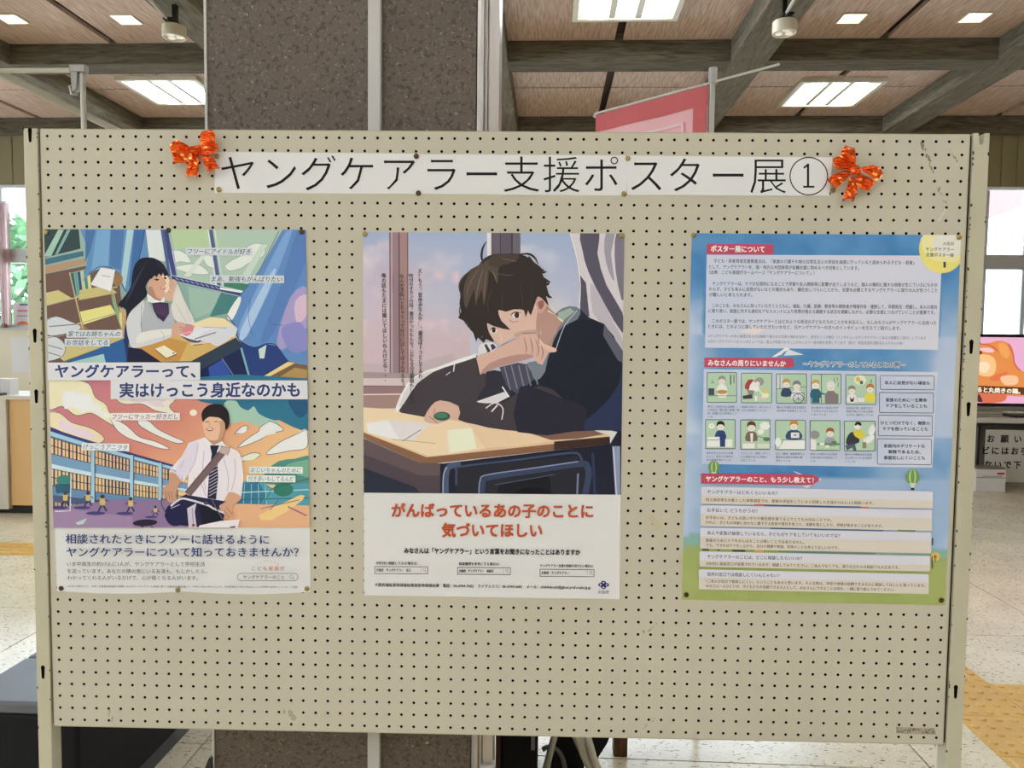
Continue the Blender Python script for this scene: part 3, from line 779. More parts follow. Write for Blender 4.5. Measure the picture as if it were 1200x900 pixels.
MB().box(-.0, .02, -.013, -.01, .08, .095).build('clip', M['black_metal'], sh)
no = MB().box(-.11, .12, -.004, 0, 0, .42).build('wall_notice', M['white_box']); no.location = (-6.2, 7.399, 1.0); tag(no, 'white notice sheet pinned to the cream wall under the left window', 'notice')
lf = thing('leaflet', 'pale leaflet with red and orange print standing on the left window sill', 'leaflet', (-6.19, 7.42, 1.53))
MB().box(-.10, .14, -.004, 0, 0, .30).build('sheet', mat('pale lilac paper', rgb(226, 218, 226), .6), lf)
MB().box(-.02, .13, -.006, -.004, .27, .285).build('print_line', mat('blue print', rgb(70, 90, 150), .6), lf)
MB().box(-.05, .13, -.006, -.004, .195, .215).build('print_line', mat('rose print', rgb(226, 120, 150), .6), lf)
MB().box(-.06, .10, -.006, -.004, .14, .15).build('print_line', M['silver'], lf)
MB().prism([(-.08, .02), (-.05, .06), (.0, .085), (.06, .075), (.1, .05), (.13, .02)], 'y', -.006, -.004).build('print_shape', mat('orange print', rgb(236, 138, 84), .6), lf)
random.seed(2)
for k, (x, c, nm, lb) in enumerate([(-6.60, (200, 90, 70), 'clay_pot', 'tiny clay pot on the left window sill, left of the leaflet'), (-6.52, (160, 140, 110), 'small_figurine', 'tiny beige ornament on the left window sill'), (-6.44, (210, 190, 160), 'small_cup', 'tiny pale cup on the left window sill'), (-6.36, (150, 100, 70), 'small_jar', 'tiny brown jar nearest the leaflet on the left window sill')]):
    o = MB().tube([(0, 0, 0), (0, 0, .02), (0, 0, .045), (0, 0, .05)], [.018, .026, .022, .014], 12).build(nm, mat(nm + ' glaze', rgb(*c), .5), None, (x, 7.36, 1.53)); tag(o, lb, 'ornament')
cu = thing('window_curtain', 'pale pink curtain strip hanging beside the left window pane', 'curtain', (-6.33, 7.36, 1.55))
gg = [[(-.07 + .14 * i / 16, .012 * math.sin(i * 1.9), z) for z in (0, 1.45)] for i in range(17)]
o = MB().sheet(gg).build('curtain_cloth', M['curtain'], cu, smooth=True); md = o.modifiers.new('t', 'SOLIDIFY'); md.thickness = .002
MB().tube([(-.09, 0, 1.46), (.09, 0, 1.46)], .008, 8).build('rod', M['frame_white'], cu)

# television on its table, right edge
tb = thing('tv_table', 'low table with a white edge carrying the television at the right edge', 'table', (5.12, 6.72, 0))
MB().box(-.66, .66, -.25, .25, .665, .72).build('table_top', M['silver_light'], tb, bevel=.003)
MB().box(-.655, .655, -.24, .25, .64, .664).build('apron', M['black_metal'], tb)
for sx in (-.62, .62):
    for sy in (-.21, .21): MB().tube([(sx, sy, 0), (sx, sy, .64)], .018, 10).build('leg', M['black_metal'], tb)
MB().box(-.60, .60, .19, .2, .05, .64).build('back_board', M['wall_dark'], tb)
tv = thing('television', 'black television showing roast chicken with a caption, on the table at the right edge', 'television', (5.12, 6.68, .72))
MB().box(-.66, .66, -.0, .06, .10, .85).build('tv_body', M['tv_bezel'], tv, bevel=.006)
MB().box(-.66, .66, -.03, .05, .045, .10).build('speaker_bar', M['silver'], tv, bevel=.008)
MB().box(-.22, .22, -.10, .12, 0, .02).build('tv_stand', M['tv_bezel'], tv, bevel=.004)
MB().box(-.05, .05, -.02, .04, .02, .06).build('stand_neck', M['tv_bezel'], tv)
MB().prism([(-.46, .052), (-.20, .040), (.2, .040), (.4, .055), (.2, .062), (-.2, .062)], 'y', -.11, -.095).build('stand_trim', M['silver_light'], tv)
sg = thing('notice_board', 'grey card notice asking visitors not to touch the television, under its table', 'notice', (5.12, 6.44, 0))
MB().box(-.58, .58, -.005, .005, .07, .60).build('card', M['sign_grey'], sg)
for sx in (-.5, .5): MB().box(sx - .02, sx + .02, -.02, .02, 0, .07).build('card_foot', M['black_metal'], sg)
wb = thing('white_carton', 'small white carton with brown flaps on the floor in front of the grey notice', 'box', (4.52, 6.33, 0))
MB().box(-.16, .125, -.08, .08, 0, .225).build('carton_body', M['white_box'], wb, bevel=.002)
MB().box(-.155, .12, -.075, .075, .225, .245).build('carton_flap', M['wall_dark'], wb)
MB().box(-.158, .123, -.0815, -.08, .14, .146).build('print_line', M['grey_cloth'], wb); MB().box(.04, .11, -.0815, -.08, .175, .195).build('print_mark', mat('red print', rgb(190, 60, 60), .6), wb)
MB().box(-.1, .09, -.0815, -.08, .155, .160).build('print_line', M['grey_cloth'], wb)

# outdoors: what shows through the panes
eb = thing('neighbouring_building', 'sunlit white building with a slanting pale eave outside the right window', 'building', (11, 13.5, -.3))
MB().box(-4.5, 5, 0, 4, 0, 5.2).build('wall', M['ext_white'], eb)
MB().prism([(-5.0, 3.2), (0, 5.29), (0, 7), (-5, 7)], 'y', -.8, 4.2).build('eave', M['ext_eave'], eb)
for wx in (-3.6, -2.0, -.4, 1.2): MB().box(wx, wx + .9, -.03, .0, 1.2, 2.6).build('window', M['frame_grey'], eb)
rh = random.Random(9)
hd = thing('garden_tree', 'leafy green tree outside the left window', 'tree', (-10.6, 12.4, -.3))
tr = MB(); tr.tube([(0, 0, 0), (.05, 0, 1.2), (0, 0, 2.6)], [.14, .11, .07], 10).build('trunk', M['brown_wood'], hd)
lv = MB()
for k in range(1500):
    a, b_ = rh.uniform(0, 6.283), rh.uniform(-1, 1); r = rh.uniform(.5, 1.0) ** .5; q = math.sqrt(1 - b_ * b_)
    c = Vector((1.6 * r * q * math.cos(a), 1.3 * r * q * math.sin(a), 2.6 + 1.5 * r * b_)); u1 = Vector((rh.uniform(-1, 1), rh.uniform(-1, 1), rh.uniform(-1, 1))).normalized(); u2 = u1.orthogonal().normalized()
    s = .16; n = len(lv.v); lv.v += [tuple(c - u1 * s), tuple(c + u2 * s * .5), tuple(c + u1 * s), tuple(c - u2 * s * .5)]; lv.f.append((n, n + 1, n + 2, n + 3))
o = lv.build('foliage', M['ext_green'], hd, fix=False); o['kind'] = 'stuff'

# ================================================================== PRINTED SHEETS ON THE BOARD
_tm = {}
def glyphs(s, off=0.0, res=2):
    """triangles of a line of text, 1 em high"""
    key = (s, off)
    if key in _tm: return _tm[key]
    c = bpy.data.curves.new('t', 'FONT'); c.body = s; c.size = 1; c.resolution_u = res; c.offset = off
    o = bpy.data.objects.new('t', c); COL.objects.link(o); bpy.context.view_layer.update()
    me = bpy.data.meshes.new_from_object(o.evaluated_get(bpy.context.evaluated_depsgraph_get()))
    v = [(p.co.x, p.co.y) for p in me.vertices]; f = [tuple(p.vertices) for p in me.polygons]
    bpy.data.objects.remove(o); bpy.data.curves.remove(c); bpy.data.meshes.remove(me)
    _tm[key] = (v, f); return v, f

def smooth(pts, n=4, closed=True):
    out = []; k = len(pts)
    rng = range(k) if closed else range(k - 1)
    for i in rng:
        p0, p1, p2, p3 = (pts[(i - 1) % k] if closed or i > 0 else pts[i]), pts[i], pts[(i + 1) % k], (pts[(i + 2) % k] if closed or i + 2 < k else pts[(i + 1) % k])
        for j in range(n):
            t = j / n
            out.append(tuple(.5 * (2 * p1[d] + (p2[d] - p0[d]) * t + (2 * p0[d] - 5 * p1[d] + 4 * p2[d] - p3[d]) * t * t + (3 * p1[d] - p0[d] - 3 * p2[d] + p3[d]) * t ** 3) for d in (0, 1)))
    if not closed: out.append(tuple(pts[-1]))
    return out
def mixc(a, b, t): t = max(0, min(1, t)); return tuple(a[i] + (b[i] - a[i]) * t for i in range(3))
def hash2(i, j, s=0):
    n = (i * 374761393 + j * 668265263 + s * 974711) & 0xffffffff; n = ((n ^ (n >> 13)) * 1274126177) & 0xffffffff
    return ((n ^ (n >> 16)) & 0xffff) / 65535
def vnoise(x, y, s=0):
    i, j = math.floor(x), math.floor(y); u_, v_ = x - i, y - j; u_ = u_ * u_ * (3 - 2 * u_); v_ = v_ * v_ * (3 - 2 * v_)
    a, b, c, d = hash2(i, j, s), hash2(i + 1, j, s), hash2(i, j + 1, s), hash2(i + 1, j + 1, s)
    return (a * (1 - u_) + b * u_) * (1 - v_) + (c * (1 - u_) + d * u_) * v_
def fbm(x, y, s=0): return .55 * vnoise(x, y, s) + .3 * vnoise(x * 2.1, y * 2.1, s + 1) + .15 * vnoise(x * 4.3, y * 4.3, s + 2)

def soft(q, t=.16):
    l = .3 * q[0] + .59 * q[1] + .11 * q[2]
    return tuple(c + (l - c) * t for c in q[:3])
class Art:
    STEP = 8e-6
    def __init__(s, clip=None, gain=K, mapper=on_board):
        s.v = []; s.c = []; s.f = []; s.z = 0; s.view = (0, 0, 1); s.clip = clip; s.gain = gain; s.map = mapper
    def at(s, x, y): return s.view[0] + x / s.view[2], s.view[1] + y / s.view[2]
    def put(s, pts, faces, col, layer=True):
        """pts in photograph pixels"""
        n = len(s.v)
        for p in pts:
            X, Z = s.map(p[0], p[1]); s.v.append((X, -s.z, Z))
            q = col(*p) if callable(col) else col
            s.c.append(rgb(*soft(q), s.gain))
        s.f += [tuple(n + i for i in f) for f in faces]
        if layer: s.z += s.STEP
    def _clip(s, P):
        if not s.clip: return P
        C_ = s.clip
        for i in range(len(C_)):
            a, b = C_[i], C_[(i + 1) % len(C_)]
            side = lambda p: (b[0] - a[0]) * (p[1] - a[1]) - (b[1] - a[1]) * (p[0] - a[0])
            out = []
            for j in range(len(P)):
                p, q = P[j - 1], P[j]; sp, sq = side(p), side(q)
                if (sp >= 0) != (sq >= 0):
                    t = sp / (sp - sq); out.append((p[0] + (q[0] - p[0]) * t, p[1] + (q[1] - p[1]) * t))
                if sq >= 0: out.append(q)
            P = out
            if len(P) < 3: return []
        return P
    def poly(s, pts, col, sm=0):
        if sm: pts = smooth(pts, sm)
        P = s._clip([s.at(*p) for p in pts])
        if len(P) < 3: return
        tr = tessellate_polygon([[Vector((p[0], p[1], 0)) for p in P]])
        if callable(col):
            vx = s.view; c2 = lambda X, Y: col((X - vx[0]) * vx[2], (Y - vx[1]) * vx[2])
            s.put(P, tr, c2)
        else: s.put(P, tr, col)
    def grid(s, quad, nx, ny, fn):
        """quad TL,TR,BR,BL in view coordinates; fn(u,v)->colour"""
        q = [s.at(*p) for p in quad]; P = []; cols = []
        for j in range(ny + 1):
            for i in range(nx + 1):
                u_, v_ = i / nx, j / ny
                P.append(tuple((q[0][d] * (1 - u_) + q[1][d] * u_) * (1 - v_) + (q[3][d] * (1 - u_) + q[2][d] * u_) * v_ for d in (0, 1))); cols.append(fn(u_, v_))
        F = [(j * (nx + 1) + i, j * (nx + 1) + i + 1, (j + 1) * (nx + 1) + i + 1, (j + 1) * (nx + 1) + i) for j in range(ny) for i in range(nx)]
        n = len(s.v)
        for p, cq in zip(P, cols):
            X, Z = s.map(*p); s.v.append((X, -s.z, Z)); s.c.append(rgb(*soft(cq), s.gain))
        def inside(p):
            if not s.clip: return True
            C_ = s.clip
            return all((C_[(k + 1) % len(C_)][0] - C_[k][0]) * (p[1] - C_[k][1]) - (C_[(k + 1) % len(C_)][1] - C_[k][1]) * (p[0] - C_[k][0]) >= -1e-3 for k in range(len(C_)))
        ok = [inside(p) for p in P]
        for f in F:
            if all(ok[i] for i in f): s.f.append(tuple(n + i for i in f)); continue
            if not s.clip: continue
            cut = s._clip([P[i] for i in f])
            if len(cut) >= 3:
                m = len(s.v); mc = tuple(sum(cols[i][k] for i in f) / 4 for k in range(3))
                for p in cut:
                    X, Z = s.map(*p); s.v.append((X, -s.z, Z)); s.c.append(rgb(*soft(mc), s.gain))
                s.f.append(tuple(range(m, m + len(cut))))
        s.z += s.STEP
    def line(s, pts, w, col, sm=0, taper=False, closed=False):
        if closed: pts = list(pts) + [pts[0]]
        if sm: pts = smooth(pts, sm, False)
        L_, R2 = [], []
        for i, p in enumerate(pts):
            a, b = pts[max(i - 1, 0)], pts[min(i + 1, len(pts) - 1)]; dx, dy = b[0] - a[0], b[1] - a[1]; l = math.hypot(dx, dy) or 1
            t = i / (len(pts) - 1); h = w / 2 * ((math.sin(math.pi * min(1, t * .9 + .1)) * .85 + .15) if taper else 1)
            L_.append((p[0] - dy / l * h, p[1] + dx / l * h)); R2.append((p[0] + dy / l * h, p[1] - dx / l * h))
        k = len(pts)
        if s.clip:
            for i in range(k - 1):
                P = s._clip([s.at(*p) for p in (L_[i], L_[i + 1], R2[i + 1], R2[i])])
                if len(P) >= 3: s.put(P, [tuple(range(len(P)))], col, False)
            s.z += s.STEP
        else:
            s.put([s.at(*p) for p in L_ + R2], [(i, i + 1, k + i + 1, k + i) for i in range(k - 1)], col)
    def ell(s, cx, cy, rx, ry, col, n=18, rot=0):
        c, d = math.cos(rot), math.sin(rot)
        s.poly([(cx + rx * math.cos(a) * c - ry * math.sin(a) * d, cy + rx * math.cos(a) * d + ry * math.sin(a) * c) for a in [2 * math.pi * k / n for k in range(n)]], col)
    def rect(s, x0, y0, x1, y1, col, r=0, skew=0):
        """skew: downward shift of the right side"""
        if r:
            P = []
            for (cx, cy, a0) in ((x1 - r, y0 + r, -90), (x1 - r, y1 - r, 0), (x0 + r, y1 - r, 90), (x0 + r, y0 + r, 180)):
                for k in range(5): a = math.radians(a0 + k * 22.5); P.append((cx + r * math.cos(a), cy + r * math.sin(a)))
        else: P = [(x0, y0), (x1, y0), (x1, y1), (x0, y1)]
        s.poly([(x, y + skew * (x - x0) / (x1 - x0)) for x, y in P], col)
    def frame(s, x0, y0, x1, y1, w, col, r=0, skew=0):
        P = []
        rr = max(r, .01)
        for (cx, cy, a0) in ((x1 - rr, y0 + rr, -90), (x1 - rr, y1 - rr, 0), (x0 + rr, y1 - rr, 90), (x0 + rr, y0 + rr, 180)):
            for k in range(5 if r else 2): a = math.radians(a0 + k * (22.5 if r else 90)); P.append((cx + rr * math.cos(a), cy + rr * math.sin(a)))
        s.line([(x, y + skew * (x - x0) / (x1 - x0)) for x, y in P], w, col, closed=True)
    def text(s, st, x0, y0, x1, y1, h, col, bold=0.0, italic=0):
        """a line of text from (x0,y0) to (x1,y1) (middle of the letters), em height h"""
        v, f = glyphs(st, min(bold, 0))
        if not v: return
        a = min(p[0] for p in v); b = max(p[0] for p in v); z0 = s.z
        for (ox, oy) in s.stamp(bold, h):
            P = []
            for x, y in v:
                t = (x - a) / (b - a); yy = (y - .38) * h
                P.append(s.at(x0 + (x1 - x0) * t + italic * (y - .38) * h + ox, y0 + (y1 - y0) * t - yy + oy))
            s.put(P, f, col, False); s.z += 1e-6
        s.z = z0
    @staticmethod
    def stamp(bold, h):
        if bold < .012: return [(0, 0)]
        d = bold * h * .9
        if bold < .024: return [(-d, -d * .5), (d, d * .5)]
        return [(-d, -d), (d, -d), (d, d), (-d, d)]
    def char(s, ch, cx, cy, w, h, col, bold=0, rot=0):
        v, f = glyphs(ch, min(bold, 0)); adv = .9947; z0 = s.z
        for (ox, oy) in s.stamp(bold, h):
            P = []
            for x, y in v:
                dx, dy = (x - adv / 2) * w, -(y - .38) * h
                if rot: dx, dy = -dy, dx
                P.append(s.at(cx + dx + ox, cy + dy + oy))
            s.put(P, f, col, False); s.z += 1e-6
        s.z = z0
    def up(s, k=3): s.z += s.STEP * k
    def build(s, name, parent, base, origin, m=None):
        """origin: the sheet's own origin on the board (X, Z)"""
        vv = [(x - origin[0], y - base, z - origin[1]) for x, y, z in s.v]
        me = bpy.data.meshes.new(name); me.from_pydata(vv, [], s.f)
        at = me.color_attributes.new('ink', 'FLOAT_COLOR', 'POINT'); at.data.foreach_set('color', np.array(s.c, dtype=np.float32).ravel())
        # every face towards the viewer
        nrm = np.zeros(len(me.polygons) * 3, dtype=np.float32); me.polygons.foreach_get('normal', nrm)
        bm = bmesh.new(); bm.from_mesh(me); bmesh.ops.reverse_faces(bm, faces=[f for f in bm.faces if f.normal.y > 0]); bm.to_mesh(me); bm.free()
        me.materials.append(m or M['print']); o = bpy.data.objects.new(name, me); COL.objects.link(o); o.parent = parent
        s.z_end = s.z; return o

def sheet_on_board(t, quad, origin, name='paper_sheet', d=.0008, m=None, sag=0):
    P = list(quad)
    if sag:
        a, b = quad[2], quad[3]; n = 12
        P = [quad[0], quad[1]] + [(a[0] + (b[0] - a[0]) * i / n, a[1] + (b[1] - a[1]) * i / n + sag * abs(math.sin(2 * math.pi * i / n))) for i in range(n + 1)]
    q = [on_board(*p) for p in P]
    return MB().prism([(a - origin[0], b - origin[1]) for a, b in q], 'y', -d, -d + .0003).build(name, m or M['paper'], t)
def centre(quad):
    q = [on_board(*p) for p in quad]; return sum(p[0] for p in q) / 4, sum(p[1] for p in q) / 4

# ------------------------------------------------------------------ the title strip
q = [(252, 178), (975.5, 184.6), (971.7, 229.8), (252.5, 226)]
org = centre(q)
tt = board_thing('title_strip', 'long white paper title strip with large black characters, pinned along the top between the bows', 'title strip', org[0], 0, org[1])
xs_ = [252, 490, 735, 975.5]
for i in range(3):
    a, b = xs_[i], xs_[i + 1] + (1.5 if i < 2 else 0)
    t0, t1 = (a - 252) / 723.5, (b - 252) / 723.5
    qq = [(a, 178 + 6.6 * t0 + (.5 if i == 1 else 0)), (b, 178 + 6.6 * t1), (b - (3.8 * t1), 226 + 3.8 * t1 + (i == 1) * .8), (a, 226 + 3.8 * t0)]
    sheet_on_board(tt, qq, org, d=.0006 + .0003 * i)
A = Art(); A.z = .0013
INK = (22, 22, 24)
cx = [279, 328, 373, 418.5, 467, 517, 564.5, 611, 658, 705, 757, 803, 853, 900]
for ch, x in zip('ヤングケアラー支援ポスター展', cx):
    A.char(ch, x, 202.6 + (x - 279) * .0052, 46, 46, INK, -.008)
x, y = 947.5, 206.6; n = 48
for k in range(n):
    a, b = 2 * math.pi * k / n, 2 * math.pi * (k + 1) / n
    A.put([(x + r * math.cos(c), y + r * math.sin(c)) for c in (a, b) for r in (21.3, 22.6)], [(0, 1, 3, 2)], INK, False)
A.line([(946.6, 192), (946.6, 219)], 2.6, INK); A.line([(941, 219), (954, 219)], 2.2, INK); A.line([(941.5, 197), (947.5, 192.6)], 2.2, INK)
A.build('lettering', tt, 0, org)

# ------------------------------------------------------------------ poster 1: classroom above, bicycle below
q1 = [(52, 268.7), (358.6, 269.4), (364, 693.6), (67, 692.4)]
org = centre(q1)
P1 = board_thing('poster', 'poster with a girl at a classroom desk above a boy on a bicycle', 'poster', org[0], 0, org[1], 'posters pinned on the board')
sheet_on_board(P1, q1, org, sag=3.0)
picq = [(52.0, 268.7), (358.6, 269.4), (363.2, 617.6), (64.2, 617.6)]
A = Art(clip=picq); A.z = .0011
A.view = (50, 260, 3.75)
A.grid([(-40, 20), (1200, 20), (1200, 720), (-40, 720)], 40, 24, lambda u_, v_: mixc((150, 178, 165), (118, 158, 150), v_ + .3 * vnoise(u_ * 9, v_ * 7)))
R1 = A
# window scene
R1.poly([(555, 30), (1060, 30), (905, 310), (575, 245)], (165, 190, 172))
R1.poly([(555, 30), (760, 30), (790, 110), (560, 120)], (170, 196, 150))
for P_ in ([(560, 130), (600, 125), (640, 150), (650, 180), (600, 175), (565, 190)], [(800, 195), (830, 170), (870, 150), (880, 125), (930, 95), (975, 105), (970, 150), (910, 180), (870, 205), (820, 215)],
           [(575, 200), (650, 185), (700, 195), (730, 230), (640, 225)], [(700, 140), (740, 150), (760, 200), (720, 190)]):
    R1.poly(P_, (214, 220, 214), 3); R1.line(P_, 2, (120, 150, 155), 3, closed=True)
R1.poly([(620, 240), (720, 120), (735, 125), (650, 240)], (205, 214, 200)); R1.poly([(880, 230), (960, 100), (990, 100), (905, 245)], (190, 208, 196))
R1.poly([(575, 252), (870, 318), (735, 418), (660, 445), (600, 330)], (128, 168, 158)); R1.poly([(640, 285), (800, 315), (735, 400), (655, 430)], (146, 180, 166))
R1.poly([(790, 300), (880, 320), (850, 395), (735, 418)], (62, 122, 122)); R1.poly([(800, 255), (905, 275), (880, 315), (795, 290)], (58, 128, 100))
for a, b, w_, c in (((540, 35), (580, 245), 22, (64, 72, 130)), ((524, 35), (566, 240), 8, (214, 220, 226)), ((560, 35), (592, 240), 5, (150, 165, 200)), ((740, 35), (778, 290), 16, (80, 92, 140)), ((728, 35), (764, 285), 6, (205, 214, 222)), ((757, 35), (795, 290), 6, (190, 204, 214)),
                    ((570, 246), (885, 318), 20, (58, 66, 128)), ((572, 236), (888, 306), 3, (200, 208, 220)), ((570, 258), (870, 328), 4, (150, 170, 190)), ((780, 292), (890, 310), 10, (220, 228, 226))):
    R1.line([a, b], w_, c)
for k in range(9):
    R1.line([(585 + k * 22, 246 + k * 5), (600 + k * 22, 256 + k * 5)], 3, (170, 180, 205))
# dark cabinet and shelf at left
R1.poly([(-30, 30), (160, 30), (168, 118), (-30, 168)], (48, 70, 74)); R1.poly([(70, 35), (95, 35), (40, 150), (5, 155)], (150, 190, 170)); R1.poly([(110, 35), (125, 35), (70, 140), (55, 145)], (120, 165, 160))
R1.poly([(-30, 172), (180, 128), (182, 150), (-30, 200)], (60, 110, 130)); R1.poly([(-30, 205), (190, 160), (188, 186), (-30, 238)], (176, 138, 108)); R1.poly([(-30, 238), (210, 190), (335, 200), (345, 330), (372, 520), (90, 618), (-30, 618)], (108, 80, 72))
R1.poly([(125, 225), (205, 205), (215, 300), (150, 330)], (150, 190, 170))
for k, c in enumerate([(40, 90, 110), (90, 150, 140), (50, 70, 120), (180, 190, 150), (70, 130, 120), (210, 200, 120)]):
    R1.poly([(126 + k * 14, 226 - k * 3), (138 + k * 14, 224 - k * 3), (152 + k * 13, 325 - k * 5), (140 + k * 13, 330 - k * 5)], c)
R1.poly([(-20, 320), (70, 300), (130, 335), (-20, 378)], (196, 184, 118)); R1.poly([(165, 300), (290, 280), (330, 312), (160, 345)], (188, 176, 104)); R1.poly([(165, 395), (300, 365), (325, 405), (180, 452)], (214, 208, 120))
R1.poly([(10, 480), (170, 440), (200, 470), (20, 520)], (150, 110, 80)); R1.poly([(30, 560), (340, 470), (372, 510), (95, 612)], (196, 180, 108))
for a, b in (((-30, 380), (330, 285)), ((-30, 500), (345, 395)), ((120, 222), (178, 470)), ((-20, 240), (-20, 600)), ((310, 300), (350, 480)), ((-30, 612), (370, 510))):
    R1.line([a, b], 5, (222, 204, 150)); R1.line([a, b], 1.5, (60, 46, 46))
for P_ in ([(10, 440), (60, 415), (130, 440), (165, 455), (160, 475), (60, 500), (15, 490)], [(10, 515), (60, 505), (100, 540), (90, 590), (30, 612), (0, 600)]):
    R1.poly(P_, (196, 200, 205), 3); R1.line(P_, 2.5, (70, 76, 100), 3, closed=True)
R1.line([(30, 460), (150, 450)], 5, (120, 125, 140)); R1.line([(20, 540), (90, 560)], 4, (110, 118, 140)); R1.line([(15, 570), (80, 590)], 4, (110, 118, 140))
# left curtain
R1.poly([(165, 30), (535, 30), (548, 170), (470, 180), (400, 320), (362, 300), (318, 212), (250, 200), (205, 235), (180, 262), (205, 130)], (88, 138, 190), 0)
for P_, c in (([(240, 35), (300, 35), (290, 195), (215, 220)], (108, 160, 205)), ([(300, 35), (360, 35), (345, 210), (318, 205), (295, 190)], (70, 118, 178)), ([(372, 35), (402, 35), (365, 295), (345, 255)], (160, 196, 205)), ([(405, 35), (450, 35), (425, 170), (380, 290)], (58, 105, 170)),
              ([(455, 35), (520, 35), (545, 175), (470, 165)], (206, 214, 214)), ([(190, 35), (235, 35), (210, 130), (190, 180)], (66, 112, 172)), ([(520, 35), (536, 35), (566, 240), (552, 240)], (70, 96, 150))):
    R1.poly(P_, c)
R1.line([(450, 35), (440, 100), (425, 165)], 3, (40, 60, 110)); R1.line([(205, 232), (250, 198), (318, 210), (362, 300), (400, 322)], 3, (40, 60, 110), 3)
R1.poly([(330, 220), (352, 240), (350, 270), (325, 282), (312, 260)], (150, 108, 70), 3)
R1.poly([(258, 200), (322, 210), (303, 308), (212, 276)], (222, 224, 228)); R1.line([(258, 200), (322, 210), (303, 308), (212, 276)], 2, (110, 118, 140), closed=True); R1.line([(262, 236), (300, 242)], 3, (150, 155, 170))
R1.poly([(300, 300), (335, 380), (360, 470), (345, 470), (310, 360)], (120, 160, 120))
# right curtain
rc = [(1058, 30), (1200, 30), (1200, 640), (1080, 612), (1030, 545), (985, 535), (930, 552), (862, 515), (850, 460), (812, 410), (862, 330), (955, 210)]
R1.poly(rc, (86, 132, 196), 0)
for P_, c in (([(1060, 60), (1100, 35), (1000, 300), (900, 480), (860, 470), (940, 300)], (112, 156, 212)), ([(1120, 40), (1165, 40), (1165, 160), (1020, 480), (960, 520), (1040, 300)], (78, 120, 190)), ([(1000, 230), (1020, 240), (900, 500), (870, 480)], (160, 190, 226)),
              ([(1090, 330), (1165, 290), (1165, 460), (1060, 560), (1030, 520)], (158, 146, 200)), ([(1110, 350), (1165, 320), (1165, 400), (1120, 450)], (206, 176, 200)), ([(1050, 470), (1130, 440), (1165, 500), (1163, 560), (1090, 570)], (130, 130, 200)), ([(812, 410), (862, 330), (872, 350), (835, 430)], (226, 232, 236))):
    R1.poly(P_, c, 3)
R1.line([(812, 410), (850, 462), (862, 515), (930, 552), (985, 535), (1030, 545), (1080, 612), (1163, 632)], 4, (40, 64, 120), 3); R1.line([(1040, 40), (955, 212), (865, 330)], 2.5, (50, 74, 120)); R1.line([(915, 340), (905, 420), (925, 500)], 2, (60, 90, 150), 3); R1.line([(1000, 430), (1000, 450), (1060, 455)], 2, (60, 90, 150))
# floor and furniture below
R1.poly([(855, 520), (930, 552), (985, 536), (1035, 548), (1082, 614), (945, 700), (690, 700), (700, 640)], (36, 60, 128)); R1.poly([(950, 560), (985, 540), (975, 600), (955, 600)], (190, 210, 200))
R1.poly([(1080, 614), (1200, 640), (1200, 700), (935, 700)], (120, 90, 62)); R1.poly([(1080, 614), (1110, 620), (960, 700), (935, 700)], (222, 196, 120)); R1.poly([(1110, 640), (1163, 650), (1163, 690), (1020, 695)], (170, 134, 74))
R1.poly([(690, 640), (870, 550), (905, 690), (700, 700)], (28, 38, 84)); R1.line([(870, 540), (915, 700)], 9, (110, 170, 180)); R1.line([(790, 600), (850, 690)], 5, (90, 120, 180)); R1.poly([(730, 640), (790, 605), (840, 690), (740, 700)], (46, 78, 168))
R1.poly([(95, 618), (360, 512), (385, 618)], (38, 92, 160)); R1.poly([(120, 618), (270, 580), (280, 618)], (150, 196, 190))
R1.poly([(338, 372), (372, 395), (376, 530), (352, 500)], (190, 156, 106)); R1.poly([(338, 400), (350, 400), (352, 470), (340, 440)], (214, 196, 120))
# desk
R1.poly([(405, 560), (560, 505), (740, 418), (800, 425), (852, 462), (850, 512), (655, 616), (500, 618)], (206, 166, 92)); R1.poly([(650, 450), (740, 418), (800, 425), (852, 462), (846, 508), (770, 500)], (228, 206, 160), 0)
R1.poly([(405, 560), (560, 510), (640, 530), (600, 618), (500, 618)], (196, 140, 62)); R1.poly([(655, 616), (852, 512), (884, 548), (700, 648), (640, 640)], (44, 60, 82)); R1.line([(500, 618), (655, 614), (852, 510)], 4, (60, 50, 50))
R1.line([(405, 560), (500, 618)], 5, (40, 34, 40))
# the girl
A.view = (120, 290, 6.431)
HAIR = (26, 28, 44)
A.poly([(190, 750), (300, 765), (450, 865), (185, 865)], (30, 28, 58)); A.poly([(175, 560), (205, 700), (190, 865), (165, 700)], (40, 50, 100))
A.poly([(300, 400), (345, 395), (410, 520), (462, 560), (505, 500), (520, 430), (550, 560), (545, 640), (300, 650)], (168, 172, 182), 0)
A.poly([(250, 440), (300, 400), (320, 430), (300, 640), (520, 612), (535, 665), (400, 722), (240, 757), (205, 700), (188, 620), (192, 530)], (198, 200, 206), 3)
A.poly([(300, 640), (520, 614), (530, 650), (380, 690), (260, 720)], (214, 212, 208), 3); A.line([(300, 430), (296, 560), (306, 640)], 4, (140, 145, 160), 3); A.line([(440, 630), (470, 660), (460, 690)], 3, (160, 160, 170), 3)
A.poly([(545, 262), (575, 285), (622, 400), (692, 540), (692, 578), (600, 572), (548, 540), (520, 450), (535, 400)], (208, 204, 200), 3); A.line([(560, 430), (600, 500), (640, 570)], 4, (176, 172, 176), 3); A.line([(640, 470), (670, 560)], 4, (184, 180, 180))
A.poly([(350, 330), (405, 385), (470, 365), (475, 405), (430, 420), (360, 385)], (158, 108, 90))
A.poly([(338, 342), (400, 392), (440, 405), (472, 362), (474, 408), (430, 428), (345, 408)], (224, 224, 232))
A.poly([(378, 420), (440, 412), (500, 420), (506, 500), (466, 560), (420, 528), (395, 480)], (56, 38, 78)); 
for k in range(6): A.line([(395 + k * 18, 425), (425 + k * 14, 500 + k * 6)], 2.2, (130, 90, 130))
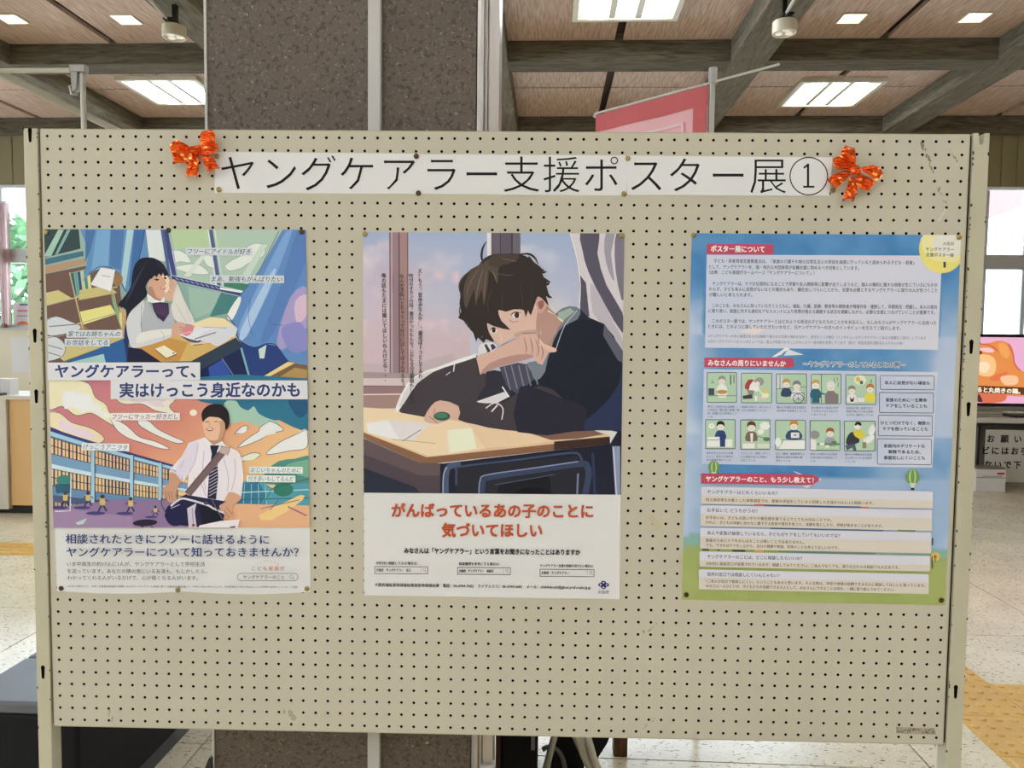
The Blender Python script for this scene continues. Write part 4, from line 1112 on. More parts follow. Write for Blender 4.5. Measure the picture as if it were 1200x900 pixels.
A.poly([(345, 290), (362, 240), (430, 200), (488, 212), (512, 258), (508, 320), (474, 352), (446, 392), (404, 388), (358, 340)], (206, 156, 130), 3)
A.poly([(455, 215), (490, 215), (512, 260), (506, 318), (478, 345), (470, 300), (480, 260)], (236, 200, 172), 3); A.poly([(350, 300), (380, 300), (410, 370), (440, 390), (404, 388), (362, 345)], (176, 124, 104), 3)
A.line([(392, 246), (412, 238), (436, 244)], 7, (60, 40, 44), 3, True); A.line([(462, 232), (476, 226), (490, 232)], 7, (60, 40, 44), 3, True); A.line([(388, 226), (436, 222)], 4, (90, 64, 60), 0, True)
A.line([(470, 245), (484, 276), (470, 284)], 4, (190, 130, 108), 3); A.poly([(440, 300), (480, 298), (474, 318), (450, 316)], (200, 90, 92), 2); A.poly([(448, 302), (474, 300), (470, 308), (452, 309)], (240, 230, 226))
A.ell(418, 285, 18, 12, (216, 150, 128))
A.poly([(332, 76), (402, 84), (462, 130), (505, 215), (478, 178), (440, 186), (408, 205), (366, 238), (346, 262), (330, 300), (342, 352), (305, 400), (250, 450), (205, 500), (182, 562), (182, 470), (125, 432), (170, 372), (215, 300), (232, 190), (250, 130), (286, 88)], HAIR, 3)
A.poly([(400, 84), (466, 128), (506, 215), (486, 200), (468, 168), (440, 186), (410, 200), (380, 205), (420, 140)], (34, 36, 52), 2)
A.poly([(300, 150), (360, 150), (420, 150), (470, 165), (498, 205), (470, 222), (462, 190), (446, 218), (432, 196), (412, 226), (396, 206), (376, 240), (362, 224), (350, 262), (338, 240)], HAIR)
A.ell(416, 244, 9, 8, (40, 28, 34), 10); A.ell(478, 234, 8, 8, (40, 28, 34), 10)
for k in range(6): A.line([(330 - k * 6, 120 + k * 10), (270 - k * 10, 240 + k * 14), (210 - k * 8, 380 + k * 12)], 3, (52, 58, 84), 4, True)
A.line([(150, 430), (120, 440)], 4, HAIR); A.line([(170, 372), (130, 380)], 4, HAIR, 0, True)
A.poly([(505, 262), (530, 240), (560, 250), (566, 275), (548, 330), (530, 400), (498, 405), (470, 385), (474, 352), (506, 322)], (208, 162, 138), 3)
for a, b in (((520, 250), (545, 290)), ((510, 280), (530, 310)), ((500, 330), (520, 350))): A.line([a, b], 3, (150, 104, 90))
A.poly([(530, 590), (575, 562), (620, 572), (642, 612), (610, 650), (560, 662), (528, 668)], (204, 156, 134), 3); A.line([(580, 600), (622, 608)], 3, (150, 100, 90)); A.line([(585, 620), (620, 626)], 3, (150, 100, 90))
A.poly([(580, 660), (640, 640), (700, 598), (942, 608), (872, 640), (722, 712), (660, 700)], (216, 214, 222)); A.poly([(580, 660), (660, 690), (722, 704), (866, 636), (868, 648), (720, 722), (655, 708)], (70, 74, 96))
A.poly([(760, 640), (880, 610), (1000, 590), (1012, 650), (880, 742), (820, 720), (740, 700)], (204, 204, 214), 2); A.line([(700, 690), (860, 640)], 9, (120, 122, 140)); A.line([(670, 728), (820, 712)], 9, (216, 200, 180)); A.line([(690, 738), (760, 730)], 5, (90, 80, 90))
A.line([(760, 600), (940, 608)], 5, (150, 160, 185)); A.poly([(600, 642), (640, 586), (690, 588), (684, 636), (640, 668)], (216, 126, 134), 2); A.line([(610, 650), (676, 634)], 5, (240, 190, 190))
A.poly([(402, 764), (470, 738), (566, 798), (488, 834)], (222, 214, 188)); A.line([(402, 768), (486, 838), (566, 804)], 5, (90, 70, 50)); A.ell(540, 796, 7, 5, (60, 50, 50))
A.up()
def caption(st, x0, y0, x1, y1, h, c=(70, 84, 112), b=(196, 204, 210)):
    A.rect(x0 - 8, y0 - h * .62, x1 + 8, y0 + h * .62, b, skew=y1 - y0); A.text(st, x0, y0, x1, y1, h, c, .012, .18); A.up(1)
A.view = (50, 260, 3.75)
caption('フツーにアイドルが好き', 640, 130, 915, 132, 27); caption('まあ、勉強もがんばりたい', 745, 251, 1055, 253, 27)
caption('家ではお姉ちゃんの', 116, 492, 345, 492, 27); caption('お世話をしてる', 108, 530, 290, 530, 27)
# lower scene
A.view = (50, 460, 3.75)
def sky(u_, v_):
    t = .65 * u_ + .35 * v_ * 1.4 + .12 * (fbm(u_ * 5, v_ * 5) - .5)
    c = mixc((186, 104, 132), (214, 132, 108), t * 1.9); c = mixc(c, (232, 196, 128), (t - .45) * 2.2)
    return c
A.grid([(-30, -60), (1200, -60), (1200, 600), (-30, 600)], 40, 26, sky)
A.poly([(560, -60), (1200, -60), (1200, 160), (1100, 150), (1040, 120), (985, 130), (930, 120), (850, 95), (830, 60), (700, 40)], (38, 112, 146), 2)
A.poly([(800, 45), (850, 36), (870, 62), (905, 78), (930, 60), (950, 90), (990, 112), (1040, 130), (1000, 150), (930, 140), (890, 125), (850, 132), (820, 128)], (152, 192, 172), 3)
A.poly([(1080, 28), (1163, 28), (1163, 90), (1130, 110), (1100, 80)], (30, 84, 128), 2)
def cloud(P_, c=(244, 226, 206), hi=(226, 214, 226)):
    A.poly(P_, c, 4); A.line(P_, 2.6, (92, 66, 88), 4, closed=True)
    cx_2 = sum(p[0] for p in P_) / len(P_); cy_2 = sum(p[1] for p in P_) / len(P_)
    A.poly([(cx_2 + (x - cx_2) * .62 + 5, cy_2 + (y - cy_2) * .55 + 6) for x, y in P_], hi, 4)
cloud([(20, -60), (120, -60), (205, -40), (235, 20), (280, 50), (300, 90), (350, 120), (330, 150), (270, 120), (215, 90), (150, 100), (90, 60), (30, 70)], (240, 214, 176), (232, 224, 232))
cloud([(310, -50), (420, -70), (560, -60), (590, 20), (560, 60), (580, 90), (500, 80), (440, 50), (360, 50), (320, 20)], (236, 214, 196), (214, 200, 210))
cloud([(30, 85), (80, 90), (130, 130), (200, 150), (250, 175), (275, 205), (240, 225), (180, 210), (120, 185), (60, 160), (25, 140)], (236, 206, 170), (222, 200, 214))
cloud([(300, 115), (350, 130), (390, 160), (430, 195), (500, 215), (560, 245), (520, 245), (440, 220), (380, 200), (330, 165)], (246, 232, 214), (238, 216, 214))
cloud([(420, 110), (470, 125), (510, 160), (570, 190), (625, 215), (590, 222), (520, 195), (460, 165), (425, 140)], (248, 236, 220), (240, 222, 214))
cloud([(1000, 125), (1035, 140), (1060, 165), (1000, 180), (960, 205), (900, 230), (860, 240), (905, 200), (950, 170), (960, 150)], (244, 240, 220), (230, 236, 220))
cloud([(1163, 160), (1163, 240), (1090, 255), (1010, 270), (985, 265), (1040, 220), (1100, 190)], (250, 244, 224), (236, 236, 224))
cloud([(860, 290), (920, 265), (960, 270), (930, 292), (870, 300)], (250, 240, 206), (246, 230, 190)); cloud([(845, 180), (880, 148), (905, 150), (885, 175)], (250, 240, 224), (246, 232, 220))
A.ell(665, 88, 16, 14, (246, 214, 196))
# hills and glass hall, right
A.poly([(985, 345), (1040, 300), (1110, 290), (1200, 280), (1200, 400), (980, 400)], (70, 140, 130), 2); A.poly([(1060, 330), (1130, 300), (1200, 300), (1200, 380)], (110, 170, 140), 2)
A.poly([(820, 420), (900, 385), (960, 382), (1010, 420), (1100, 400), (1200, 395), (1200, 520), (820, 500)], (72, 150, 170)); A.poly([(870, 400), (950, 390), (985, 450), (960, 490), (850, 485)], (48, 116, 150))
for k in range(5): A.line([(860 + k * 30, 400), (850 + k * 34, 490)], 3, (130, 200, 205))
A.line([(830, 440), (1180, 425)], 5, (150, 206, 206)); A.line([(830, 470), (1180, 462)], 4, (40, 100, 130)); A.ell(1060, 425, 44, 30, (44, 120, 100)); A.line([(1180, 375), (1010, 420), (960, 510)], 3, (60, 80, 90))
# ground
def ground(u_, v_): return mixc(mixc((120, 96, 150), (140, 112, 156), v_), (222, 164, 122), (u_ - .38) * 3)
A.grid([(-30, 470), (1200, 495), (1200, 610), (-30, 610)], 24, 8, ground)
A.poly([(950, 540), (1090, 470), (1140, 448), (1145, 470), (1010, 560)], (236, 190, 120), 2); A.line([(960, 510), (1130, 470)], 3, (90, 90, 110)); A.line([(1000, 515), (1040, 470)], 3, (90, 90, 110)); A.line([(1163, 540), (1080, 500)], 5, (120, 80, 110))
# school building
def yb(x, o): return o + 150 + 190 * (1 - ((580 - x) / 620.0) ** 1.25 if x < 580 else 1) * .9
def band(o0, o1, c, x1=640):
    xs2 = [-20 + (x1 + 20) * i / 16 for i in range(17)]
    sc = lambda x: 1 - .42 * max(0, x) / 600
    A.poly([(x, 150 + (x / 600.0) ** .9 * 180 * 1 + o0 * sc(x) if x > 0 else 150 + o0) for x in xs2] + [(x, 150 + (x / 600.0) ** .9 * 180 + o1 * sc(x) if x > 0 else 150 + o1) for x in reversed(xs2)], c)
def bpt(x, o): return (x, 150 + (max(x, 0) / 600.0) ** .9 * 180 + o * (1 - .42 * max(0, x) / 600))
band(-12, 330, (86, 120, 160)); band(-12, 4, (60, 60, 130)); band(4, 24, (150, 196, 220)); band(30, 105, (226, 184, 128)); band(105, 150, (110, 150, 190)); band(150, 170, (190, 214, 226)); band(170, 250, (230, 192, 134)); band(250, 290, (96, 136, 180)); band(290, 400, (70, 86, 130)); band(318, 380, (206, 176, 130))
for o0, o1 in ((30, 105), (170, 250), (318, 380)):
    x = 4
    while x < 600:
        A.line([bpt(x, o0), bpt(x, o1)], 4 if int(x) % 3 else 7, (56, 60, 92)); x += 17 - x * .006
    band((o0 + o1) / 2 - 2, (o0 + o1) / 2 + 2, (56, 60, 92)); band(o1 - 3, o1, (56, 60, 92)); band(o0, o0 + 3, (56, 60, 92))
for x in (5, 225, 395, 520): A.line([bpt(x, 0), bpt(x, 390)], 15, (150, 190, 214)); A.line([bpt(x + 9, 0), bpt(x + 9, 390)], 3, (50, 60, 110))
A.poly([(-30, 500), (90, 500), (300, 470), (640, 470), (640, 610), (-30, 610)], (136, 108, 152)); A.poly([(-30, 520), (140, 512), (400, 545), (400, 610), (-30, 610)], (152, 122, 164))
A.ell(100, 385, 34, 24, (50, 128, 120)); A.poly([(60, 400), (130, 400), (128, 440), (66, 440)], (40, 90, 120)); A.line([(130, 365), (126, 518), (60, 520)], 5, (206, 214, 230))
for (x, y, s_) in ((105, 440, 1), (205, 440, 1), (268, 455, 1.15), (392, 465, 1.0), (500, 500, .7)):
    A.ell(x, y, 8 * s_, 8 * s_, (70, 52, 60)); A.poly([(x - 12 * s_, y + 8), (x + 12 * s_, y + 8), (x + 9 * s_, y + 34 * s_), (x - 9 * s_, y + 34 * s_)], (200, 170, 96)); A.line([(x - 4, y + 34 * s_), (x - 16 * s_, y + 58 * s_)], 7 * s_, (50, 54, 90)); A.line([(x + 4, y + 34 * s_), (x + 16 * s_, y + 56 * s_)], 7 * s_, (50, 54, 90)); A.line([(x - 10, y + 14), (x - 24 * s_, y + 26)], 4, (70, 60, 80)); A.line([(x + 10, y + 14), (x + 24 * s_, y + 22)], 4, (70, 60, 80))
    A.ell(x - 26 * s_, y + 64 * s_, 38 * s_, 7 * s_, (70, 60, 120))
A.poly([(150, 570), (200, 550), (185, 575), (160, 580)], (170, 200, 190))
A.ell(455, 570, 54, 15, (40, 30, 56), rot=-.05); A.line([(440, 585), (450, 600)], 10, (40, 30, 56)); A.line([(480, 585), (505, 600)], 5, (60, 40, 60))
# the boy on the bicycle
A.view = (180, 460, 5.625)
A.poly([(225, 665), (350, 680), (470, 700), (480, 760), (440, 870), (270, 880), (100, 850), (85, 770), (130, 730)], (32, 32, 70), 2); A.ell(150, 800, 68, 78, (30, 30, 76)); A.poly([(300, 740), (440, 740), (470, 850), (330, 870)], (24, 24, 44))
A.poly([(345, 292), (240, 330), (192, 420), (118, 500), (150, 512), (196, 545), (200, 590), (236, 530), (232, 640), (228, 672), (380, 698), (470, 712), (500, 655), (582, 700), (598, 560), (586, 430), (560, 382), (480, 345), (452, 320), (400, 345)], (222, 214, 228), 0)
A.poly([(240, 340), (300, 320), (290, 420), (240, 530), (200, 560), (150, 510), (190, 430)], (212, 202, 220), 2); A.poly([(500, 370), (560, 385), (586, 440), (590, 560), (575, 660), (520, 640), (530, 500)], (226, 212, 218), 2)
for P_ in ([(300, 340), (280, 450), (240, 530)], [(340, 380), (330, 520), (350, 640)], [(470, 440), (500, 560), (490, 650)], [(540, 430), (545, 540), (520, 640)], [(270, 560), (320, 600), (350, 680)], [(210, 440), (180, 500)]): A.line(P_, 4, (176, 164, 192), 3)
A.poly([(120, 520), (192, 548), (186, 585), (160, 640), (150, 712), (105, 716), (66, 660), (72, 628), (108, 590)], (196, 142, 112), 3); A.poly([(118, 500), (196, 545), (190, 580), (150, 530), (116, 522)], (206, 198, 216))
for k in range(3): A.line([(84 + k * 18, 650), (96 + k * 18, 704)], 4, (150, 98, 84))
A.poly([(508, 652), (582, 682), (560, 720), (520, 752), (528, 800), (500, 830), (462, 790), (438, 745), (480, 715)], (204, 150, 118), 3); A.line([(470, 770), (505, 820)], 4, (150, 98, 84)); A.line([(485, 752), (522, 800)], 4, (150, 98, 84))
A.poly([(350, 280), (455, 250), (462, 310), (430, 342), (385, 345), (358, 312)], (186, 134, 106))
A.poly([(332, 180), (400, 150), (478, 185), (478, 240), (458, 285), (420, 312), (378, 312), (350, 285), (336, 240)], (224, 176, 142), 3); A.poly([(440, 190), (482, 190), (474, 250), (452, 290), (430, 300), (446, 240)], (196, 146, 114), 3)
A.line([(346, 196), (362, 190), (378, 194)], 5, (60, 40, 40), 2, True); A.line([(404, 194), (420, 188), (438, 194)], 5, (60, 40, 40), 2, True); A.line([(378, 200), (372, 218), (384, 222)], 3, (190, 134, 108), 2)
A.poly([(352, 236), (400, 232), (392, 250), (366, 252)], (170, 80, 76), 2); A.poly([(358, 238), (396, 235), (390, 243), (364, 244)], (246, 240, 236))
A.poly([(332, 192), (322, 140), (346, 98), (390, 76), (452, 80), (494, 118), (506, 180), (500, 220), (480, 244), (474, 196), (440, 166), (400, 160), (370, 160), (345, 178)], (34, 28, 34), 3)
for k in range(4): A.line([(400 + k * 20, 90), (380 + k * 28, 150)], 3, (66, 54, 56), 0, True)
A.poly([(345, 292), (400, 345), (378, 360), (350, 330)], (232, 226, 238)); A.poly([(400, 345), (462, 318), (470, 345), (430, 362)], (232, 226, 238))
A.poly([(378, 346), (440, 346), (424, 385), (432, 560), (418, 702), (362, 694), (372, 520), (390, 400)], (36, 34, 64))
for k in range(9): A.line([(372, 510 + k * 21), (428, 478 + k * 21)], 5, (176, 170, 196))
A.poly([(440, 378), (478, 408), (252, 682), (212, 652)], (116, 92, 96)); A.line([(445, 384), (220, 656)], 3, (80, 60, 66)); A.poly([(448, 350), (512, 362), (494, 412), (440, 392)], (186, 166, 160)); A.line([(448, 350), (512, 362), (494, 412)], 4, (90, 66, 60))
A.line([(60, 690), (60, 740), (90, 790)], 6, (60, 60, 90)); A.line([(120, 745), (180, 700), (230, 700), (360, 738), (400, 760), (470, 790)], 13, (206, 198, 214), 3); A.line([(180, 735), (120, 760)], 6, (160, 150, 175)); A.poly([(228, 760), (290, 725), (278, 780), (292, 892), (240, 892)], (196, 186, 204)); A.line([(262, 760), (270, 890)], 5, (130, 116, 140))
A.poly([(310, 872), (450, 842), (575, 832), (560, 892), (300, 892)], (226, 214, 222)); A.line([(390, 700), (420, 760), (460, 830)], 7, (90, 86, 110)); A.ell(352, 725, 14, 12, (70, 66, 90)); A.line([(510, 885), (545, 880)], 8, (40, 34, 40)); A.ell(270, 870, 12, 8, (160, 60, 70))
A.up()
A.view = (50, 460, 3.75)
caption('フツーにサッカー好きだし', 312, 105, 600, 104, 26, (120, 96, 120), (232, 214, 212)); caption('けっこうアニヲタ', 186, 236, 378, 240, 26, (110, 110, 140), (214, 218, 226))
caption('おじいちゃんのために', 920, 338, 1138, 340, 24, (110, 130, 140), (214, 224, 220)); caption('付き添いもしてるんだ', 908, 376, 1106, 378, 24, (110, 130, 140), (214, 224, 220))
# title bands
A.clip = [(40, 260), (370, 260), (370, 700), (40, 700)]
A.view = (50, 260, 3.75)
WH = (208, 206, 214)
A.poly([(27, 618), (697, 617), (697, 695), (29, 696)], WH); A.poly([(305, 696), (1166, 696), (1168, 779), (305, 778)], WH); A.up(2)
NV = (42, 62, 118)
A.text('ヤングケアラーって、', 62, 656, 676, 656, 62, NV, .028); A.text('実はけっこう身近なのかも', 345, 739, 1132, 737, 68, NV, .028)
A.view = (50, 460, 3.75)
A.text('相談されたときにフツーに話せるように', 108, 640, 998, 643, 46, NV, .022); A.text('ヤングケアラーについて知っておきませんか？', 112, 698, 1128, 698, 46, NV, .022)
D = (48, 52, 62)
A.view = (60, 610, 7.5)
A.text('いま中高生の約17人に1人が、ヤングケアラーとして学校生活', 152, 375, 1360, 377, 42, D, .01)
A.text('を送っています。あなたの隣の席にいる友達も、もしかしたら。', 155, 437, 1378, 440, 42, D, .01)
A.text('わかってくれる人がいるだけで、心が軽くなる人がいます。', 155, 496, 1300, 498, 42, D, .01)
A.text('※令和２年度子ども・子育て支援推進調査研究事業におけるヤングケアラーの実態に関する調査研究報告書より「中学２年生の約17人に1人、全日制高校２年生の約24人に1人が家族の世話をしている」と回答', 155, 571, 2172, 577, 19, (90, 92, 104), .012)
A.view = (210, 610, 7.5)
for i, (ch, c) in enumerate(zip('こども家庭庁', [(120, 120, 124), (120, 120, 124), (120, 120, 124), (206, 110, 84), (206, 110, 84), (150, 120, 120)])): A.char(ch, 660 + i * 51, 414, 42, 40, c, .02)
for i, ch in enumerate('こどもまんなか'):
    t = i / 6; A.char(ch, 700 + i * 29, 372 - 26 * math.sin(math.pi * t), 22, 22, (206, 140, 124) if i % 2 else (150, 150, 160), .01)
A.frame(520, 458, 1050, 522, 5, (110, 114, 124), 31); A.text('ヤングケアラーのこと', 570, 490, 930, 491, 38, (70, 74, 84), .012)
for k in range(16):
    a, b = 2 * math.pi * k / 16, 2 * math.pi * (k + 1) / 16; A.line([(993 + 14 * math.cos(a), 486 + 14 * math.sin(a)), (993 + 14 * math.cos(b), 486 + 14 * math.sin(b))], 4, (130, 134, 140))
A.line([(1003, 497), (1018, 512)], 5, (130, 134, 140))
A.build('printed_picture', P1, 0, org)
z1_end = A.z

# ------------------------------------------------------------------ poster 2: boy leaning on a desk
q2 = [(425.4, 272.2), (731.6, 273.8), (725.8, 702), (426.8, 697.6)]
org = centre(q2)
P2 = board_thing('poster', 'poster of a dark-haired boy leaning on a school desk with red headline on white', 'poster', org[0], 0, org[1], 'posters pinned on the board')
sheet_on_board(P2, q2, org)
pic = [(425.4, 272.2), (731.6, 273.8), (727.4, 579.6), (426.4, 577.2)]
A = Art(clip=pic); A.z = .0011
A.view = (420, 265, 3.75)
def sky2(u_, v_):
    n = fbm(u_ * 6 + 3, v_ * 5, 4); b = fbm(u_ * 11, v_ * 9, 9)
    c = mixc((150, 168, 204), (186, 184, 206), v_ * 1.4)
    lf_ = max(0, 1 - abs(u_ - .12) * 2.6) * max(0, min(1, (v_ - .0) * 3)); c = mixc(c, (206, 172, 182), lf_ * (n * 1.3)); c = mixc(c, (214, 205, 214), max(0, (n - .5)) * 2.2 * (v_ > .1))
    c = mixc(c, (196, 172, 182), max(0, min(1, (v_ - .55) * 4)) * (u_ < .5)); c = mixc(c, (232, 218, 190), max(0, 1 - abs(u_ - .78) * 6) * max(0, 1 - abs(v_ - .62) * 4))
    return mixc(c, (226, 190, 200), max(0, b - .62) * 3 * (u_ < .45))
A.grid([(10, 20), (990, 20), (990, 640), (10, 640)], 60, 44, sky2)
for P_, c in (([(20, 600), (200, 612), (420, 560), (420, 720), (20, 720)], (186, 166, 174)),):
    A.poly(P_, c)
for x0, x1, c in ((136, 142, (120, 92, 104)), (142, 150, (176, 150, 156)), (150, 176, (146, 118, 128)), (176, 182, (104, 78, 90)), (182, 218, (158, 122, 120)), (214, 219, (120, 90, 96))): A.poly([(x0, 20), (x1, 20), (x1 + 2, 700), (x0 + 2, 700)], c)
for x0, x1, c in ((565, 584, (214, 210, 214)), (584, 592, (90, 84, 96)), (592, 622, (98, 90, 104)), (622, 626, (66, 60, 72)), (626, 672, (92, 84, 98)), (672, 678, (60, 54, 66)), (678, 712, (104, 96, 108))): A.poly([(x0, 20), (x1, 20), (x1, 160), (x0, 160)], c)
# window ledge and wall at left
A.poly([(20, 640), (430, 655), (430, 700), (20, 690)], (160, 138, 146)); A.poly([(20, 668), (260, 668), (240, 712), (20, 708)], (200, 182, 186)); A.poly([(20, 700), (240, 702), (200, 740), (20, 742)], (146, 112, 116)); A.poly([(20, 738), (200, 736), (180, 800), (20, 802)], (158, 124, 120)); A.line([(20, 740), (200, 738)], 5, (218, 204, 204)); A.line([(20, 704), (220, 704)], 3, (110, 86, 96))
# curtain at right
A.poly([(930, 20), (1200, 20), (1200, 620), (1150, 540), (1080, 430), (1010, 400), (975, 300), (965, 160)], (200, 192, 200)); A.poly([(975, 20), (1060, 20), (1050, 120), (1090, 260), (1160, 380), (1160, 470), (1075, 330), (1010, 200), (985, 110)], (84, 80, 98), 2)
A.poly([(1090, 20), (1130, 20), (1110, 120), (1125, 240), (1100, 200), (1080, 110)], (150, 144, 160), 2); A.poly([(1135, 20), (1180, 20), (1170, 330), (1140, 260), (1125, 130)], (118, 112, 130), 2); A.poly([(970, 210), (1000, 250), (1015, 400), (975, 385)], (80, 78, 98)); A.line([(930, 30), (962, 150), (975, 260), (970, 370)], 4, (232, 216, 206), 3)
A.poly([(1020, 250), (1060, 300), (1120, 420), (1160, 500), (1160, 560), (1080, 440), (1030, 380)], (178, 170, 182), 2)
# desk
A.view = (420, 480, 3.75)
A.poly([(20, -10), (200, 0), (700, 20), (1100, 110), (1106, 130), (320, 236), (270, 232), (20, 118)], (212, 176, 140), 0)
A.poly([(20, -10), (180, 0), (330, 30), (480, 60), (560, 170), (330, 212), (20, 95)], (228, 200, 164)); A.poly([(390, 90), (500, 80), (520, 170), (400, 190)], (244, 226, 196)); A.poly([(620, 40), (980, 70), (1080, 108), (960, 128), (700, 140)], (120, 86, 74), 0); A.poly([(480, 60), (620, 60), (860, 138), (700, 160), (560, 168)], (222, 190, 154))
A.poly([(20, 95), (300, 205), (1104, 122), (1106, 150), (320, 238), (270, 234), (20, 122)], (134, 92, 66)); A.line([(20, 97), (300, 207), (1104, 122)], 4, (226, 180, 140)); A.poly([(860, 140), (1104, 118), (1106, 150), (860, 178)], (60, 40, 36))
A.poly([(35, 60), (130, 45), (320, 60), (230, 140), (150, 128), (40, 100)], (226, 220, 224)); A.poly([(130, 45), (320, 60), (230, 140), (180, 130)], (214, 206, 208)); A.line([(195, 138), (275, 88)], 3, (90, 84, 96)); A.line([(150, 130), (340, 148)], 2, (150, 120, 110))
A.poly([(10, 120), (270, 234), (370, 236), (362, 400), (10, 400)], (76, 64, 74)); A.poly([(10, 250), (250, 340), (300, 400), (10, 400)], (40, 46, 64)); A.poly([(10, 120), (270, 234), (360, 238), (360, 290), (270, 290), (10, 190)], (96, 78, 84))
A.poly([(360, 238), (1106, 150), (1160, 60), (1160, 400), (360, 400)], (30, 32, 50)); A.poly([(420, 260), (960, 200), (1000, 240), (990, 370), (430, 370)], (38, 38, 50))
A.line([(385, 400), (385, 290), (400, 250), (450, 240)], 26, (72, 84, 116), 3); A.line([(372, 400), (374, 290), (390, 252)], 5, (150, 160, 190), 3); A.line([(430, 330), (432, 270), (450, 250), (700, 220), (930, 190), (975, 205), (985, 250)], 9, (60, 72, 104), 4)
A.line([(540, 400), (545, 320), (575, 296), (760, 268), (970, 238), (1005, 250), (1010, 300), (990, 400)], 28, (52, 64, 96), 5); A.line([(530, 380), (535, 310), (568, 286), (760, 258), (965, 228)], 5, (128, 142, 180), 5); A.line([(965, 280), (960, 400)], 8, (110, 120, 160)); A.poly([(620, 330), (840, 290), (850, 400), (600, 400)], (24, 24, 34)); A.line([(600, 330), (860, 285)], 3, (80, 90, 120)); A.line([(1030, 190), (1040, 400)], 12, (40, 52, 92)); A.poly([(1115, 160), (1150, 160), (1150, 400), (1130, 400)], (130, 140, 176)); A.line([(1120, 165), (1135, 395)], 5, (190, 196, 220))
A.poly([(690, 360), (760, 340), (850, 360), (860, 400), (680, 400)], (14, 12, 22), 2)
# body
A.view = (420, 265, 3.75)
JK = (34, 38, 56); SL = (66, 58, 66)
A.poly([(865, 385), (930, 355), (975, 365), (1010, 400), (1080, 430), (1160, 545), (1200, 640), (1200, 920), (1100, 895), (860, 905), (600, 860), (560, 700), (640, 640), (720, 680), (800, 600), (850, 500)], JK, 0)
A.poly([(1000, 640), (1160, 560), (1160, 900), (990, 895)], (38, 48, 84)); A.poly([(860, 480), (980, 410), (1080, 435), (1150, 545), (1145, 690), (1040, 820), (900, 890), (760, 760), (700, 730), (800, 640)], (28, 32, 48), 2)
A.poly([(1080, 432), (1160, 545), (1160, 600), (1140, 590), (1075, 480)], (86, 88, 106)); A.poly([(865, 385), (925, 352), (975, 365), (962, 410), (900, 440), (860, 500), (820, 620), (790, 650), (800, 560), (850, 470)], (108, 118, 132), 2)
A.poly([(878, 380), (930, 360), (950, 375), (880, 430)], (150, 170, 160)); A.line([(960, 372), (905, 440), (868, 540)], 3, (190, 196, 200), 3)
# neck
A.poly([(790, 340), (830, 350), (900, 420), (862, 470), (845, 540), (800, 620), (770, 560)], (166, 128, 118), 0); A.line([(832, 372), (900, 420)], 7, (232, 206, 190))
# left arm (sleeve running down left) 
A.poly([(520, 560), (430, 590), (350, 620), (280, 640), (230, 690), (180, 770), (168, 805), (190, 820), (300, 840), (440, 830), (620, 760), (720, 690), (640, 640), (560, 655)], SL, 0)
A.poly([(520, 560), (420, 592), (340, 622), (285, 640), (215, 690), (165, 795), (178, 812), (250, 700), (330, 640), (430, 605), (520, 575)], (232, 226, 230), 2); A.poly([(225, 690), (285, 645), (330, 640), (260, 690), (200, 780), (180, 790)], (206, 200, 206), 2)
A.line([(425, 592), (418, 640)], 5, (226, 220, 226)); A.line([(385, 655), (405, 640)], 4, (196, 190, 196)); A.line([(520, 565), (530, 655)], 4, (40, 36, 46)); A.poly([(560, 640), (640, 640), (700, 700), (620, 760), (520, 760), (560, 700)], (46, 46, 60), 2)
# shirt stripes and white cuff
A.poly([(620, 620), (700, 600), (760, 610), (800, 650), (740, 700), (700, 740), (650, 700)], (72, 72, 92)); 
for k in range(5): A.line([(640 + k * 32, 612), (668 + k * 30, 720 - k * 6)], 6, (116, 118, 140), 0)
A.poly([(740, 600), (800, 590), (830, 560), (820, 640), (780, 680), (760, 640)], (112, 124, 138), 2); A.poly([(520, 770), (640, 728), (665, 748), (600, 782), (540, 782)], (206, 202, 210)); A.line([(632, 705), (662, 750)], 6, (222, 216, 222))
# right forearm on the desk
A.poly([(690, 740), (640, 772), (560, 778), (460, 770), (436, 800), (440, 850), (520, 872), (640, 895), (900, 900), (900, 760), (800, 700)], (64, 56, 64), 2); A.poly([(700, 740), (740, 700), (900, 760), (1000, 800), (960, 900), (700, 905)], (38, 38, 54), 2)
A.line([(560, 800), (600, 776), (635, 800), (630, 850)], 5, (214, 208, 214), 3); A.line([(585, 815), (612, 785)], 6, (226, 220, 226))
A.poly([(440, 790), (360, 765), (320, 790), (290, 840), (300, 862), (350, 868), (400, 850), (440, 845)], (206, 164, 148), 2); A.ell(368, 835, 36, 20, (44, 92, 74)); A.ell(366, 832, 26, 12, (66, 122, 96)); A.line([(335, 800), (330, 850)], 3, (150, 108, 98)); A.line([(310, 835), (350, 866)], 3, (150, 108, 98))
# head
A.view = (520, 280, 5.625)
A.poly([(280, 500), (360, 430), (560, 440), (640, 470), (690, 500), (640, 640), (560, 640), (470, 640), (380, 700), (330, 670), (300, 620)], (210, 172, 158), 0)
A.poly([(620, 470), (690, 480), (770, 545), (700, 680), (640, 700), (610, 640)], (176, 134, 122), 2); A.poly([(470, 620), (560, 600), (640, 600), (630, 640), (480, 650)], (190, 150, 140), 2)
